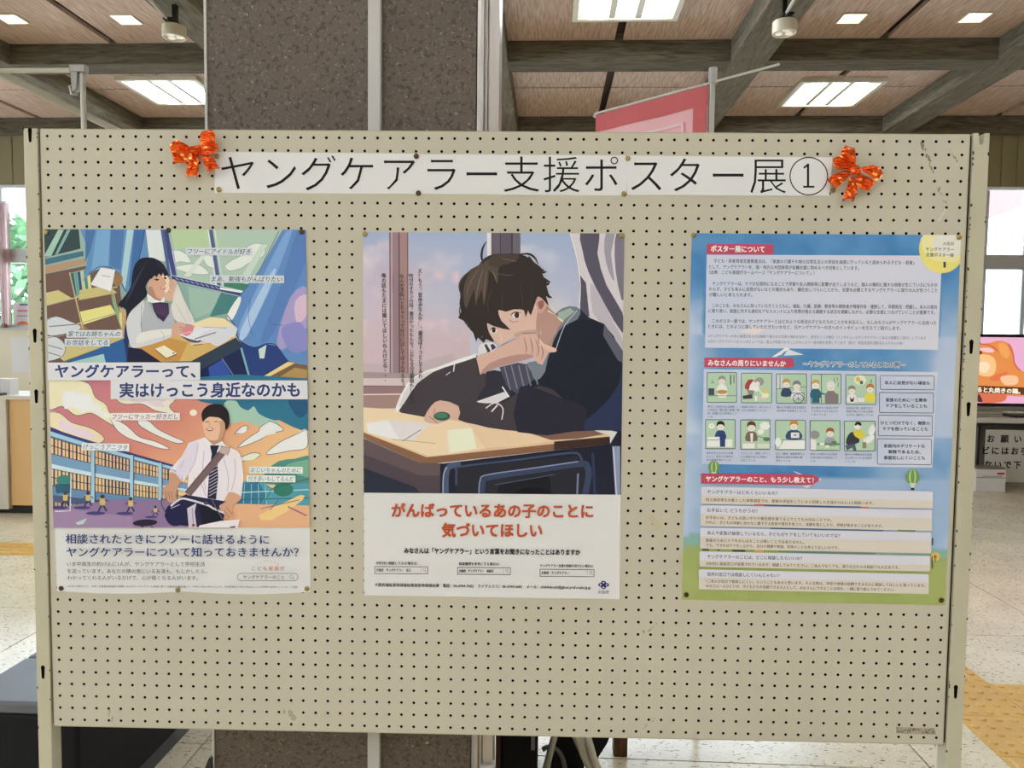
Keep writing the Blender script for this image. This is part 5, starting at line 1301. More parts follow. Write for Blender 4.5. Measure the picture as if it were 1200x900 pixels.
# forearm and hand under the chin
A.poly([(215, 780), (300, 745), (420, 690), (520, 630), (600, 625), (650, 690), (740, 725), (738, 745), (690, 750), (650, 830), (620, 820), (590, 780), (480, 812), (340, 850), (240, 895)], (206, 164, 150), 0)
A.poly([(240, 895), (340, 850), (480, 812), (590, 780), (560, 760), (440, 770), (300, 820)], (176, 132, 124), 2)
for P_ in ([(530, 650), (545, 720), (540, 760)], [(570, 650), (585, 720), (580, 770)], [(605, 660), (625, 730), (610, 780)], [(640, 690), (655, 750), (640, 800)]): A.line(P_, 6, (140, 96, 92), 3, True)
A.poly([(620, 640), (660, 690), (740, 722), (735, 745), (690, 735), (640, 700)], (216, 176, 160), 2)
A.line([(520, 622), (600, 620), (628, 600), (626, 690)], 3, (60, 44, 50), 0); A.line([(480, 655), (380, 700)], 3, (120, 84, 84))
# eyes
A.ell(478, 505, 26, 20, (232, 222, 222)); A.ell(482, 503, 16, 20, (56, 42, 46)); A.line([(440, 505), (470, 482), (510, 490)], 7, (36, 28, 34), 3, True); A.line([(430, 530), (455, 548), (490, 540)], 3, (120, 80, 80), 3)
A.ell(330, 605, 20, 17, (232, 222, 222)); A.ell(330, 602, 13, 17, (56, 42, 46)); A.line([(305, 600), (328, 584), (350, 592)], 6, (36, 28, 34), 3, True); A.line([(370, 620), (382, 655), (372, 668)], 3, (236, 206, 190), 3)
A.line([(420, 475), (470, 462), (520, 470)], 4, (70, 50, 50), 3, True)
# ear
A.poly([(600, 400), (640, 380), (680, 400), (676, 450), (640, 490), (622, 480)], (200, 150, 138), 3); A.poly([(620, 420), (655, 405), (660, 440), (635, 465)], (150, 92, 86), 3)
# hair
H1 = (50, 42, 40); H2 = (84, 70, 62)
hair = [(265, 130), (330, 100), (420, 98), (500, 100), (570, 130), (612, 180), (650, 230), (672, 290), (688, 350), (700, 385), (672, 380), (690, 440), (655, 400), (620, 380), (600, 430), (570, 500), (556, 470), (540, 520), (528, 470), (470, 462), (410, 480), (360, 470), (380, 540), (440, 600), (330, 575), (300, 560), (285, 560), (300, 620), (335, 680), (280, 660), (250, 640), (268, 690), (225, 650), (215, 680), (195, 620), (176, 600), (150, 560), (165, 590), (132, 540), (105, 500), (118, 490), (104, 430), (110, 380), (105, 300), (130, 250), (180, 200), (232, 172)]
A.poly(hair, H1, 2)
A.poly([(232, 172), (330, 120), (380, 130), (360, 200), (355, 300), (330, 220), (300, 200), (290, 300), (265, 440), (250, 330), (210, 440), (200, 330), (150, 460), (130, 380), (140, 290), (180, 210)], H2, 2)
A.poly([(330, 102), (430, 100), (500, 108), (470, 150), (400, 170), (340, 190), (290, 160)], (72, 60, 54), 2)
for P_, w_, c in (([(265, 165), (250, 120), (258, 60), (285, 15)], 8, H1), ([(500, 102), (560, 100), (600, 125), (624, 170)], 8, H1), ([(560, 115), (590, 160), (640, 190)], 9, H1), ([(620, 190), (650, 220), (680, 215)], 9, H1), ([(650, 260), (680, 300), (700, 280)], 9, H1), ([(665, 340), (690, 380), (715, 385)], 8, H1),
                  ([(232, 180), (150, 230), (105, 290), (108, 350), (130, 370)], 7, H2), ([(112, 430), (104, 480), (125, 530), (150, 545)], 6, H2), ([(150, 545), (165, 580), (185, 585)], 6, H2), ([(300, 200), (330, 230), (350, 290)], 5, (124, 106, 92)), ([(260, 200), (230, 300), (210, 400)], 5, (120, 102, 90)), ([(280, 210), (270, 320), (262, 420)], 5, (110, 94, 82)), ([(230, 200), (170, 300), (150, 400)], 5, (112, 94, 84)), ([(380, 130), (440, 140), (480, 150)], 5, (106, 90, 78)), ([(360, 230), (420, 240), (460, 236)], 5, (88, 76, 66)), ([(320, 320), (290, 420), (300, 500)], 4, (70, 60, 54)), ([(400, 340), (380, 420), (400, 480)], 4, (66, 56, 52)), ([(500, 300), (520, 400), (515, 460)], 4, (64, 56, 52)), ([(580, 280), (580, 380), (560, 440)], 4, (62, 54, 50))):
    A.line(P_, w_ * (1.9 if c == H1 else 1.3), c, 5, True)
for P_ in ([(600, 170), (668, 208), (618, 214)], [(640, 240), (706, 284), (650, 290)], [(662, 330), (716, 392), (662, 372)], [(560, 120), (640, 196), (580, 170)], [(120, 470), (96, 520), (140, 545), (150, 500)], [(150, 540), (176, 600), (190, 560)], [(200, 600), (214, 668), (240, 620)], [(250, 620), (262, 690), (290, 640)], [(560, 440), (574, 506), (600, 430)], [(650, 380), (694, 446), (672, 370)]): A.poly(P_, H1)
A.poly([(235, 700), (300, 680), (350, 700), (330, 740), (280, 750), (230, 760)], (212, 206, 212), 2); A.poly([(280, 690), (310, 740), (290, 750), (268, 700)], (60, 52, 62)); A.poly([(325, 690), (345, 715), (320, 735), (308, 700)], (60, 52, 62))
A.up()
# vertical writing at the left of the picture
A.view = (420, 265, 3.75)
TXT = (40, 34, 42)
def vtext(st, x, y0, y1, w_, x1=None, c=TXT):
    n_ = len(st); p_ = (y1 - y0) / n_
    for i, ch in enumerate(st):
        yy_ = y0 + p_ * (i + .5); xx = x + ((x1 or x) - x) * i / n_
        if ch in 'ー…―': A.char(ch, xx, yy_, w_, p_ * 1.1, c, .015, rot=1)
        elif ch in '、。': A.char(ch, xx + w_ * .5, yy_ - p_ * .5, w_, w_, c, .015)
        elif ch in 'っゃゅょ': A.char(ch, xx + w_ * .08, yy_ - p_ * .1, w_, w_, c, .015)
        else: A.char(ch, xx, yy_, w_, p_ * 1.04, c, .015)
vtext('え？もう、昼休みなんや…。最近ぼーっとしてるわ。', 272, 186, 690, 21, 274); vtext('昨日のオカンの話、面白かったもんな。しかも今日は宿題もしてない', 232, 208, 782, 21, 236)
vtext('なんか手伝いとちゃうって分けにはしてほうんやろな。', 192, 210, 708, 20, 196); vtext('俺の話もたまには聞いてほしいねんけどな・・・', 112, 206, 690, 21, 120)
A.line([(152, 215), (154, 290)], 2, (120, 90, 100)); 
A.clip = None
RD = (188, 74, 40)
A.view = (420, 480, 3.75)
A.text('がんばっているあの子のことに', 148, 441, 1030, 445, 66, RD, .034); A.text('気づいてほしい', 368, 528, 806, 530, 66, RD, .034)
BK = (34, 32, 36)
A.text('みなさんは「ヤングケアラー」という言葉をお聞きになったことはありますか', 202, 618, 974, 626, 27, BK, .03)
A.text('市町村に相談してみる場合は：', 78, 673, 262, 674, 15, BK, .02); A.text('相談機関を参考にする場合は：', 442, 676, 622, 677, 15, BK, .02); A.text('ヤングケアラー支援の取組を知りたい場合は：', 798, 684, 1034, 686, 14, BK, .02)
for x0, x1, y0, y1, s_ in ((73, 305, 688, 719, '大阪府　ヤングケアラー　窓口'), (436, 668, 692, 722, '大阪府　ヤングケアラー　相談先'), (798, 1035, 700, 731, '大阪府　ヤングケアラー')):
    A.frame(x0, y0, x1, y1, 2.6, (110, 96, 100), 0, 1.5); A.text(s_, x0 + 6, (y0 + y1) / 2, x0 + (158 if len(s_) > 12 else 128), (y0 + y1) / 2 + 1, 15, BK, .02)
    A.line([(x1 - 30, y0 + 3), (x1 - 30, y1 - 3)], 2, (190, 170, 174)); A.frame(x1 - 20, y0 + 9, x1 - 10, y0 + 19, 2, (170, 140, 146), 4); A.line([(x1 - 12, y0 + 19), (x1 - 6, y0 + 25)], 2, (170, 140, 146))
A.text('大阪府福祉部地域福祉推進室地域福祉課　電話：06-6944-7602　ファクシミリ：06-6944-6681　メール：chiikifukushi@gbox.pref.osaka.lg.jp', 73, 768, 1020, 780, 17, BK, .02)
A.view = (575, 630, 7.74)
for (x, y) in ((998, 425), (1022, 405), (1048, 425), (1022, 446), (1022, 425)):
    A.ell(x, y, 22 if y != 425 or x == 1022 else 24, 17, (48, 48, 106))
for (x, y) in ((996, 425), (1022, 405), (1050, 425), (1022, 448)): A.ell(x, y, 9, 7, (196, 196, 214))
A.up(1); A.text('大阪府', 972, 490, 1072, 490, 36, (70, 72, 120), .01)
A.build('printed_picture', P2, 0, org)

# ------------------------------------------------------------------ poster 3: blue text poster
q3 = [(810.6, 273.4), (1126, 275.6), (1107.2, 709), (798.6, 702.4)]
org = centre(q3)
P3 = board_thing('poster', 'blue sky text poster with red headings, ten small drawings and a green bottom', 'poster', org[0], 0, org[1], 'posters pinned on the board')
sheet_on_board(P3, q3, org)
A = Art(clip=q3); A.z = .0011
def wash(u_, v_):
    n = fbm(u_ * 5, v_ * 7, 2); n2 = fbm(u_ * 14, v_ * 18, 5)
    blue = mixc((52, 116, 182), (78, 140, 196), n2 * 1.2); pale = (170, 186, 216)
    t = 0
    side = max(0, 1 - min(u_, 1 - u_) * 9)
    if v_ < .28: t = max(0, n - .38) * 1.6 * (side + .15) + (.9 * max(0, (v_ - .1) * 5) * (u_ > .93)) + (max(0, (v_ - .12) * 6) * (u_ < .05)) 
    elif v_ < .55: t = side * .9 + max(0, n - .4) + (max(0, (u_ - .72)) * 3.0) * .8
    elif v_ < .66: t = max(0, (u_ - .55)) * 3 * n * 1.6 + (u_ < .1) * .7
    else: t = .75
    c = mixc(blue, pale, min(1, t))
    c = mixc(c, (196, 204, 222), max(0, n - .55) * 2 * side)
    g = v_ - .855 + .02 * math.sin(u_ * 5)
    if g > 0: c = mixc((120, 160, 144), (146, 162, 80), min(1, g * 60)); c = mixc(c, (160, 170, 96), n2)
    elif g > -.03: c = (126, 172, 166)
    return c
A.grid([q3[0], q3[1], q3[2], q3[3]], 70, 96, wash)
# panel 1
def pan(P_, n0, base=(188, 198, 222), al=(206, 202, 216)):
    A.grid(P_, 14, 10, lambda u_, v_: mixc(base, al, fbm(u_ * 3 + n0, v_ * 3, 3) * 1.2 * (.4 + .7 * u_)))
A.view = (800, 265, 3.636)
pan([(102, 122), (1104, 126), (1086, 527), (94, 518)], 0)
A.poly([(240, 450), (290, 432), (350, 440), (310, 462)], (216, 206, 210)); A.poly([(440, 518), (380, 556), (420, 548)], (206, 214, 226)); A.poly([(380, 558), (440, 516), (455, 522), (400, 556)], (222, 226, 232)); A.poly([(448, 524), (516, 548), (430, 552)], (206, 212, 224))
# yellow disc
A.view = (960, 270, 5.62)
A.ell(806, 120, 150, 162, (222, 208, 104), 40); A.up(1)
A.poly([(690, 30), (930, 30), (925, 180), (860, 210), (740, 190), (680, 120)], (222, 214, 150), 3); A.poly([(760, 40), (930, 32), (925, 150), (830, 170), (750, 120)], (216, 212, 200), 3)
A.up(1)
TB = (58, 66, 70)
A.text('大阪府', 812, 88, 886, 88, 26, TB, .01); A.text('ヤングケアラー', 700, 124, 886, 126, 28, TB, .015); A.text('支援ポスター展', 702, 160, 884, 164, 28, TB, .015); A.text('1', 816, 224, 832, 224, 56, TB, 0)
A.view = (800, 265, 3.636)
RB = (196, 66, 92)
def ribbon(x0, y0, x1, y1, r=10):
    A.rect(x0, y0, x1, y1, RB, r, skew=1.5); A.rect(x0, y0, x0 + 40, y1, RB); A.up(1)
ribbon(102, 76, 386, 120); A.text('ポスター展について', 120, 96, 348, 99, 30, (240, 226, 232), .03)
TD = (62, 66, 86)
L1 = [('　子ども・若者育成支援推進法は、「家族の介護その他の日常生活上の世話を過度に行っていると認められる子ども・若者」', 132, 148, 985, 156), ('として、ヤングケアラーを、国・地方公共団体等が各種支援に努めるべき対象としています。', 112, 173, 750, 179), ('（出典：こども家庭庁ホームページ「ヤングケアラーについて」）', 112, 196, 560, 200),
      ('ヤングケアラーは、ケアが日常的になることで学業や友人関係等に影響が出てしまうなど、個人の権利に重大な侵害が生じているにもかか', 126, 245, 1085, 251), ('わらず、子ども本人に自覚がないなどの場合もあり、顕在化しづらいことから、支援を必要とするヤングケアラーに周りの人が気づくこと', 112, 268, 1084, 274), ('が難しいと考えられます。', 112, 292, 296, 293),
      ('このことを、みなさんに知っていただくとともに、福祉、介護、医療、教育等の関係者が情報共有・連携して、早期発見・把握し、本人の意向', 126, 338, 1082, 345), ('に寄り添い、家庭に対する適切なアセスメントにより世帯が抱える課題する状況を理解しながら、必要な支援につなげていくことが重要です。', 110, 361, 1074, 368),
      ('このポスター展では、ヤングケアラーとはどのような状況の子どもたちのことかをお伝えし、もしみなさんがヤングケアラーに出会った', 126, 404, 1080, 412), ('ときには、どのように接していただきたいかなど、元ヤングケアラーの方へのインタビューを交えてご紹介します。', 108, 427, 928, 435)]
for s_, a, b, c, d in L1: A.text(s_.lstrip('　'), a, b, c, d, 18.5, TD, .014)
A.text('※ヤングケアラーの中の事情がある方は無断で撮られた写真や資料を含めて、許可なくこの展示（インタビューはヤングケアラーご本人の掲載をご紹介）しています', 108, 468, 1036, 477, 15, (92, 96, 116)); A.text('※元ヤングケアラーへのインタビューでは、個人が特定されることのないよう一部内容を変更しています（協力：特定非営利活動法人ふうせんの会）', 108, 491, 938, 499, 15, (92, 96, 116))
# panel 2
ribbon(92, 560, 472, 601); A.text('みなさんの周りにいませんか', 108, 582, 438, 586, 28, (240, 226, 232), .03)
for dx in (-1.6, 1.6):
    for dy in (-1.6, 1.6): A.text('〜ヤングケアラーのしていることの例〜', 512 + dx, 587 + dy, 948 + dx, 591 + dy, 26, (206, 216, 236), .03)
A.up(1); A.text('〜ヤングケアラーのしていることの例〜', 512, 587, 948, 591, 26, (48, 48, 92), .02)
A.view = (0, 0, 1)
pan([(824.6, 432.6), (1098.6, 436), (1092, 548), (822.4, 543.6)], 2, (176, 190, 220), (206, 206, 222))
A.view = (800, 420, 5.714)
def icon(x0, y0, x1, y1):
    A.rect(x0, y0, x1, y1, (168, 198, 170)); A.frame(x0, y0, x1, y1, 4.5, (52, 84, 84), 5)
SK = (226, 214, 204)
def person(x, y, s_, hair, top, wide=1.0, face=SK):
    A.poly([(x - 30 * s_ * wide, y + 70 * s_), (x - 24 * s_ * wide, y + 30 * s_), (x, y + 20 * s_), (x + 24 * s_ * wide, y + 30 * s_), (x + 30 * s_ * wide, y + 70 * s_)], top, 2)
    A.ell(x, y, 20 * s_, 22 * s_, face); A.poly([(x - 22 * s_, y + 2 * s_), (x - 20 * s_, y - 22 * s_), (x, y - 32 * s_), (x + 20 * s_, y - 22 * s_), (x + 22 * s_, y + 2 * s_), (x + 12 * s_, y - 10 * s_), (x - 12 * s_, y - 10 * s_)], hair, 2)
    A.ell(x - 7 * s_, y + 2 * s_, 2, 2.4, (40, 36, 40), 8); A.ell(x + 7 * s_, y + 2 * s_, 2, 2.4, (40, 36, 40), 8); A.line([(x - 4 * s_, y + 11 * s_), (x + 4 * s_, y + 11 * s_)], 1.6, (90, 60, 60))
OL = (50, 48, 56)
xs3 = [(163, 360), (392, 595), (626, 828), (858, 1058), (1090, 1290)]; dy_ = [95, 99, 103, 106, 110]
icon(163, 95, 360, 294); person(262, 150, 1.1, (150, 140, 146), (224, 222, 228)); A.rect(172, 200, 210, 246, (64, 74, 104)); A.poly([(226, 222), (300, 222), (290, 262), (238, 262)], (228, 222, 214)); A.ell(262, 224, 36, 14, (186, 140, 70)); A.line([(170, 250), (356, 250)], 3, OL); A.line([(320, 110), (320, 175)], 7, (40, 70, 66)); A.line([(342, 110), (342, 165)], 5, (40, 70, 66)); A.line([(190, 150), (205, 150)], 3, OL); A.line([(186, 165), (212, 162)], 3, OL)
icon(392, 99, 595, 297); A.poly([(415, 185), (440, 142), (480, 150), (470, 205), (425, 208)], (172, 58, 62), 2); A.poly([(470, 150), (510, 190), (500, 220), (440, 215)], (226, 222, 228), 2); A.ell(512, 155, 30, 28, (150, 140, 140)); A.ell(500, 170, 16, 16, SK); A.poly([(430, 210), (480, 215), (470, 250), (440, 250)], (140, 130, 120)); A.poly([(400, 250), (460, 240), (470, 268), (405, 272)], (60, 60, 66)); A.line([(500, 200), (530, 235)], 9, (226, 218, 214)); A.rect(528, 232, 574, 262, (226, 220, 190), 4); A.ell(550, 212, 20, 12, (220, 190, 90)); A.rect(482, 250, 498, 284, (226, 222, 220)); A.rect(508, 262, 560, 276, (206, 190, 180))
icon(626, 103, 828, 300); A.rect(632, 110, 668, 200, (200, 206, 214)); A.line([(650, 110), (650, 200)], 4, OL); A.line([(630, 205), (826, 190)], 3, OL); person(692, 172, 1.15, (196, 146, 70), (54, 72, 104)); person(762, 185, 1.2, (120, 120, 130), (216, 214, 224)); 
for k in range(18): a, b = 2 * math.pi * k / 18, 2 * math.pi * (k + 1) / 18; A.line([(772 + 36 * math.cos(a), 268 + 30 * math.sin(a)), (772 + 36 * math.cos(b), 268 + 30 * math.sin(b))], 4, OL)
for k in range(4): a = k * math.pi / 4; A.line([(772 - 34 * math.cos(a), 268 - 28 * math.sin(a)), (772 + 34 * math.cos(a), 268 + 28 * math.sin(a))], 2, OL)
A.line([(700, 232), (812, 232), (815, 290)], 4, OL)
icon(858, 106, 1058, 303); A.line([(926, 108), (926, 300)], 5, (60, 100, 84)); person(888, 178, 1.2, (196, 150, 80), (44, 96, 120)); A.rect(864, 220, 914, 298, (44, 96, 120)); person(990, 190, 1.25, (214, 212, 216), (126, 116, 118)); A.rect(950, 235, 1040, 300, (126, 116, 118), 8); A.line([(914, 230), (950, 240)], 10, (44, 96, 120)); A.line([(1010, 130), (1020, 165)], 3, OL); A.line([(1030, 125), (1036, 150)], 3, OL); A.line([(1040, 160), (1036, 190)], 3, OL)
icon(1090, 110, 1290, 308); A.ell(1185, 145, 40, 34, (220, 216, 190)); A.ell(1172, 140, 14, 16, (214, 180, 60)); A.rect(1184, 150, 1204, 172, (40, 110, 110)); A.line([(1250, 150), (1262, 140), (1258, 165)], 4, OL); person(1130, 215, 1.1, (130, 126, 130), (220, 216, 222)); A.poly([(1115, 255), (1130, 275), (1146, 255), (1140, 290), (1122, 290)], (40, 34, 50)); person(1252, 205, 1.15, (190, 110, 50), (214, 200, 60)); A.rect(1170, 262, 1215, 290, (222, 220, 222))
icon(152, 410, 350, 604); person(252, 455, 1.2, (34, 34, 44), (50, 74, 128)); A.ell(192, 452, 20, 18, (222, 224, 218)); A.line([(192, 452), (192, 440)], 2, OL); A.line([(192, 452), (200, 454)], 2, OL); A.rect(166, 524, 246, 560, (224, 222, 222)); A.rect(160, 560, 252, 590, (232, 230, 230)); A.rect(248, 510, 282, 590, (40, 66, 128)); A.rect(284, 540, 330, 592, (226, 222, 216)); A.line([(170, 545), (240, 545)], 3, OL)
icon(386, 412, 582, 608); person(458, 460, 1.3, (96, 60, 44), (118, 96, 80)); A.poly([(450, 500), (470, 500), (466, 560), (454, 560)], (226, 222, 226)); A.ell(548, 452, 34, 26, (226, 226, 230)); A.ell(520, 490, 22, 18, (222, 224, 226)); A.line([(500, 520), (580, 540)], 4, (60, 96, 66)); A.rect(400, 568, 480, 602, (230, 228, 228)); A.rect(500, 570, 580, 600, (206, 210, 196)); A.ell(560, 540, 24, 14, (90, 120, 70))
icon(618, 414, 820, 610); person(742, 452, 1.25, (206, 130, 40), (50, 78, 110), 1.4); A.rect(722, 495, 778, 532, (214, 214, 218), 4); A.ell(750, 512, 6, 6, (60, 66, 80)); A.poly([(680, 545), (815, 545), (815, 606), (640, 606)], (226, 226, 222)); A.ell(636, 560, 20, 32, (222, 222, 222)); A.line([(660, 545), (818, 545)], 3, OL)
icon(850, 416, 1050, 614); A.ell(880, 510, 34, 28, (140, 140, 146)); A.poly([(852, 540), (890, 545), (890, 612), (852, 612)], (220, 218, 224)); person(984, 500, 1.2, (160, 96, 50), (150, 150, 170)); A.rect(900, 566, 1046, 580, (90, 140, 90)); A.ell(930, 572, 18, 9, (226, 220, 210)); A.ell(965, 588, 16, 9, (222, 214, 190)); A.ell(1010, 560, 20, 8, (96, 130, 80))
icon(1080, 420, 1284, 618); A.poly([(1092, 540), (1120, 495), (1160, 500), (1180, 560), (1100, 580)], (56, 58, 70), 2); A.ell(1168, 452, 24, 24, SK); A.poly([(1146, 450), (1160, 424), (1190, 430), (1190, 452), (1170, 442)], (34, 34, 40), 2); A.poly([(1140, 490), (1190, 480), (1220, 520), (1190, 540), (1150, 520)], (206, 190, 50), 2); A.poly([(1085, 580), (1150, 570), (1160, 616), (1140, 616), (1130, 596), (1095, 616)], (80, 90, 112)); A.ell(1262, 480, 22, 36, (232, 232, 230), rot=.3); A.poly([(1200, 540), (1270, 510), (1276, 540), (1230, 570)], (226, 226, 226), 2); A.rect(1200, 560, 1226, 600, (140, 130, 90))
CP = (66, 74, 100)
caps = [['障がいや病気のある家族', 'に代わり、買い物・料理・掃', '除・洗濯などの家事をして', 'いる'], ['家族に代わり、幼いきょう', 'だいの世話をしている'], ['障がいや病気のある家族の', '身の回りの世話をしている'], ['目の離せない家族の見守', 'りや声かけなどの気づか', 'いをしている'], ['日本語が第一言語でない', '家族や障がいのある家族', 'のために通訳をしている']]
caps2 = [['家計を支えるために労働', 'をして、障がいや病気の', 'ある家族を助けている'], ['アルコール・薬物・ギャン', 'ブル問題を抱える家族に', '対応している'], ['がん・難病・精神疾患など', '慢性的な病気の家族の看', '病をしている'], ['障がいや病気のある家族', 'の身の回りの世話をして', 'いる'], ['障がいや病気のある家族', 'の入浴やトイレの介助を', 'している']]
for i, L_ in enumerate(caps):
    for k, s_ in enumerate(L_): A.text(s_, xs3[i][0] + 2, 322 + i * 2.5 + k * 22.5, xs3[i][0] + 2 + 16.2 * len(s_), 323 + i * 2.5 + k * 22.5, 16.5, CP, .01)
for i, L_ in enumerate(caps2):
    for k, s_ in enumerate(L_): A.text(s_, xs3[i][0] - 6, 632 + i * 2.5 + k * 23, xs3[i][0] - 6 + 16.2 * len(s_), 633 + i * 2.5 + k * 23, 16.5, CP, .01)
A.view = (980, 420, 6.92)
for (x0, y0, x1, y1, Ls) in ((352, 138, 788, 250, ['本人に自覚がない場合も']), (344, 276, 782, 438, ['家族のために一生懸命', 'ケアをしていることも']), (336, 460, 772, 626, ['ひとつだけでなく、複数の', 'ケアを担っていることも']), (328, 650, 766, 856, ['家庭内のデリケートな', '事情であるため、', '表面化しにくいことも'])):
    A.frame(x0, y0, x1, y1, 4, (60, 62, 78), 8, 4); c_ = (x0 + x1) / 2; m_ = (y0 + y1) / 2 + 2; n_ = len(Ls)
    for k, s_ in enumerate(Ls): hw = len(s_) * 16.6; A.text(s_, c_ - hw, m_ + (k - (n_ - 1) / 2) * 48, c_ + hw, m_ + (k - (n_ - 1) / 2) * 48 + 3, 33, (54, 66, 86), .02)
# lower part
A.view = (800, 545, 5.294)
def balloon(cx, cy, r):
    A.ell(cx, cy, r, r * 1.15, (104, 150, 70), 24); A.ell(cx, cy, r * .55, r * 1.12, (168, 196, 130), 24); A.ell(cx, cy, r * .28, r * 1.1, (104, 150, 70), 24); A.poly([(cx - r * .5, cy + r * .9), (cx + r * .5, cy + r * .9), (cx + r * .2, cy + r * 1.6), (cx - r * .2, cy + r * 1.6)], (190, 204, 190)); A.rect(cx - r * .25, cy + r * 1.6, cx + r * .25, cy + r * 1.95, (50, 44, 50))
balloon(192, 12, 34); A.view = (950, 545, 5.294); balloon(628, 72, 42); A.view = (800, 545, 5.294)
A.poly([(680, 34), (770, 66), (720, 60)], (206, 212, 224)); A.poly([(740, 128), (800, 120), (770, 142)], (206, 212, 224)); A.poly([(846, 80), (858, 87), (846, 95)], (222, 226, 232))
A.poly([(112, 50), (800, 56), (838, 76), (842, 96), (800, 122), (112, 112)], RB); A.up(1); A.text('ヤングケアラーのこと、もう少し教えて！', 142, 83, 808, 92, 38, (240, 226, 232), .03)
WP, BP = (204, 202, 214), (204, 194, 182)
def qa(y0, y1, ys, xl, xr, head, lines, hx):
    """y0..y1 at the left; ys: where the beige begins"""
    sk = 24; off = 0
    Y_ = lambda x, y: y + (x - xl) * .021
    def pg(xa, ya, xb, yb, c): A.poly([(xa, Y_(xa, ya)), (xb, Y_(xb, ya)), (xb, Y_(xb, yb)), (xa, Y_(xa, yb))], c)
    pg(xl + 4, y0, xr - 4, y0 + 8, WP); pg(xl, y0 + 4, xr, ys, WP); pg(xl, ys, xr, y1 - 4, BP); pg(xl + 4, y1 - 8, xr - 4, y1, BP); A.up(1)
    hy = (y0 + ys) / 2 + 3; A.text(head, 150, Y_(150, hy), hx, Y_(hx, hy), 27, (58, 78, 106), .018)
    n_ = len(lines)
    for k, (s_, xe) in enumerate(lines):
        ly = (ys + y1) / 2 + (k - (n_ - 1) / 2) * 30 - 1; A.text(s_, 142, Y_(142, ly), xe, Y_(xe, ly), 22.5, (84, 74, 68), .016)
qa(132, 238, 188, 112, 1548, 'ヤングケアラーはどれくらいいるの？', [('府立高校等を対象とした実態調査では、家族の世話をしていると回答した生徒が10人に1人程度います。', 1180)], 586)
qa(246, 376, 300, 108, 1542, 'お手伝いと どうちがうの？', [('お手伝いは、子どもの思いやりや責任感を育てる上でとても大切なことです。', 920), ('けれど、子どもの年齢に合わない重すぎる負担や責任を負うと、成績を落としたり、学校が休まることがあります。', 1236)], 462)
qa(386, 516, 442, 106, 1538, '本人や家族が納得しているなら、子どもがケアをしていてもいいのでは？', [('家族のためにケアをがんばることは悪いことではありません。', 750), ('でも、できればケアをしながら、自分の健康や勉強、将来のことも考えてほしいのです。', 966)], 972)
qa(532, 628, 588, 102, 1530, 'ヤングケアラーのことは、どこに相談したらいいの？', [('市町村に相談窓口が設置されているので、相談してみてください。ご本人でなくても、周りの方からの相談でも大丈夫です。', 1340)], 738)
qa(644, 768, 694, 98, 1522, '役所の窓口では相談しにくいんじゃない？', [('「ご本人が自分で相談しにくい、ということもあると思います。そんな時は、学校や地域の信頼できる大人に相談してほしいと思っています。', 1500), ('みなさん一人ひとりが、子どもたちの信頼できる大人として、みなさんにできることは何か、一緒に取り組んでみてください。', 1310)], 598)
for (x, y, w_, h_, c) in ((440, 236, 60, 10, (214, 120, 90)), (1100, 250, 50, 10, (214, 120, 90)), (120, 516, 40, 12, (60, 90, 60)), (305, 522, 80, 11, (50, 84, 60)), (440, 520, 60, 14, (220, 170, 90)), (215, 518, 10, 10, (70, 80, 100)), (1330, 392, 110, 8, (100, 140, 80)), (540, 384, 700, 7, (66, 106, 150)), (500, 240, 600, 8, (52, 92, 150)), (590, 528, 600, 8, (110, 140, 150))):
    A.rect(x, y + (x - 100) * .006, x + w_, y + h_ + (x - 100) * .006, c, skew=w_ * .02)
A.view = (950, 545, 5.294)
for k in range(8): a = 2 * math.pi * k / 8; A.ell(768 + 20 * math.cos(a), 565 + 20 * math.sin(a), 10, 10, (230, 176, 60), 10)
A.line([(748, 560), (750, 640)], 6, (50, 50, 50)); A.line([(765, 560), (768, 600)], 5, (60, 50, 46)); A.line([(752, 450), (750, 495)], 9, (60, 90, 84))
A.build('printed_picture', P3, 0, org)

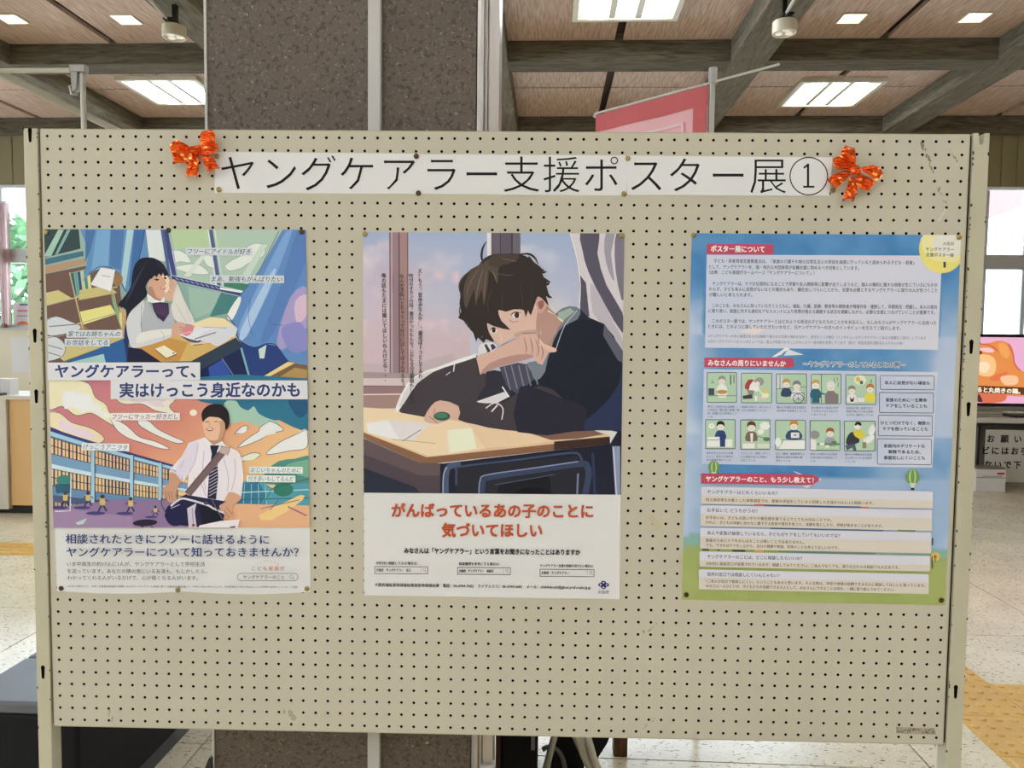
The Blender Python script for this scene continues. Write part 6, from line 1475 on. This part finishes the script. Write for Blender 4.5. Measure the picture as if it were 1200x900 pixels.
# ------------------------------------------------------------------ television picture and the notice's writing
def tvmap(x, y):     # crop at (1125,370) magnified 6.923 -> the screen plane, in the television's frame
    X = 4.50 + (x - 118) / 400 * .485; Z = 1.545 - (y - 152) / 556 * .70
    return X - 5.12, Z - .72
A = Art(mapper=tvmap, gain=1.0); A.view = (0, 0, 1); A.z = .0006
PK = (236, 168, 206)
A.clip = [(130, 158), (1140, 158), (1140, 702), (118, 702)]
A.poly([(110, 150), (1150, 150), (1150, 720), (110, 720)], PK)
OR = (238, 136, 58)
A.poly([(110, 250), (180, 215), (260, 205), (330, 185), (410, 205), (450, 250), (470, 350), (520, 420), (640, 470), (760, 430), (860, 380), (960, 420), (980, 520), (900, 600), (640, 640), (420, 640), (250, 620), (110, 560)], OR, 4)
A.poly([(110, 215), (150, 200), (170, 250), (200, 290), (160, 310), (110, 330)], (110, 28, 40), 3); A.poly([(170, 262), (200, 246), (270, 250), (300, 276), (240, 284)], (244, 190, 190), 3); A.line([(160, 215), (260, 225), (330, 275)], 10, (226, 80, 60), 4)
A.poly([(130, 320), (220, 300), (300, 330), (320, 420), (280, 480), (180, 470), (120, 420)], (250, 190, 120), 4); A.poly([(170, 380), (230, 360), (270, 400), (240, 450), (190, 440)], (250, 214, 176), 4); A.poly([(270, 500), (340, 460), (420, 440), (400, 480), (330, 520)], (240, 110, 60), 4); A.poly([(360, 490), (420, 470), (500, 480), (500, 540), (400, 550)], (250, 190, 140), 4)
A.poly([(330, 210), (400, 220), (430, 300), (400, 330), (350, 290)], (246, 156, 74), 4); A.line([(410, 210), (455, 290), (470, 370), (520, 430)], 12, (220, 90, 66), 4)
A.poly([(160, 640), (200, 600), (380, 610), (420, 650), (380, 690), (220, 700)], (228, 106, 66), 4); A.poly([(150, 640), (190, 630), (220, 690), (180, 690)], (90, 30, 40), 3); A.poly([(560, 300), (700, 280), (760, 340), (660, 400)], (248, 176, 96), 4)
A.poly([(110, 556), (700, 572), (700, 634), (110, 614)], (104, 52, 24)); A.up(1)
A.text('すると丸焼きの鶏。', 122, 588, 530, 602, 46, (250, 238, 206), .035)
M['screen'] = print_mat('lit television screen', .2, .3, 1.15)
o = A.build('lit_screen', tv, 0, (0, 0), M['screen'])
def sgmap(x, y):     # crop at (1110,380) magnified 3.755 -> the notice's face, in its frame
    X = 4.49 + (x - 105) / 225 * .50; Z = .60 - (y - 462) / 228 * .535
    return X - 5.12, Z
A = Art(mapper=sgmap, gain=1.0); A.z = .0056
for ch, x in zip('お願い', (148, 210, 268)): A.char(ch, x, 500, 36, 36, (34, 30, 32), .03)
for i, ch in enumerate('テレビにはお手を触れないで下さい。'[2:8]): A.char(ch, 128 + i * 43, 552, 36, 36, (34, 30, 32), .03)
for i, ch in enumerate('ないで下さい。'): A.char(ch, 142 + i * 43 , 612, 36, 36, (34, 30, 32), .03)
for i, ch in enumerate('触れ'): A.char(ch, 128 + (6 + i) * 43, 552, 36, 36, (34, 30, 32), .03)
A.build('lettering', sg, 0, (0, 0), M['print'])
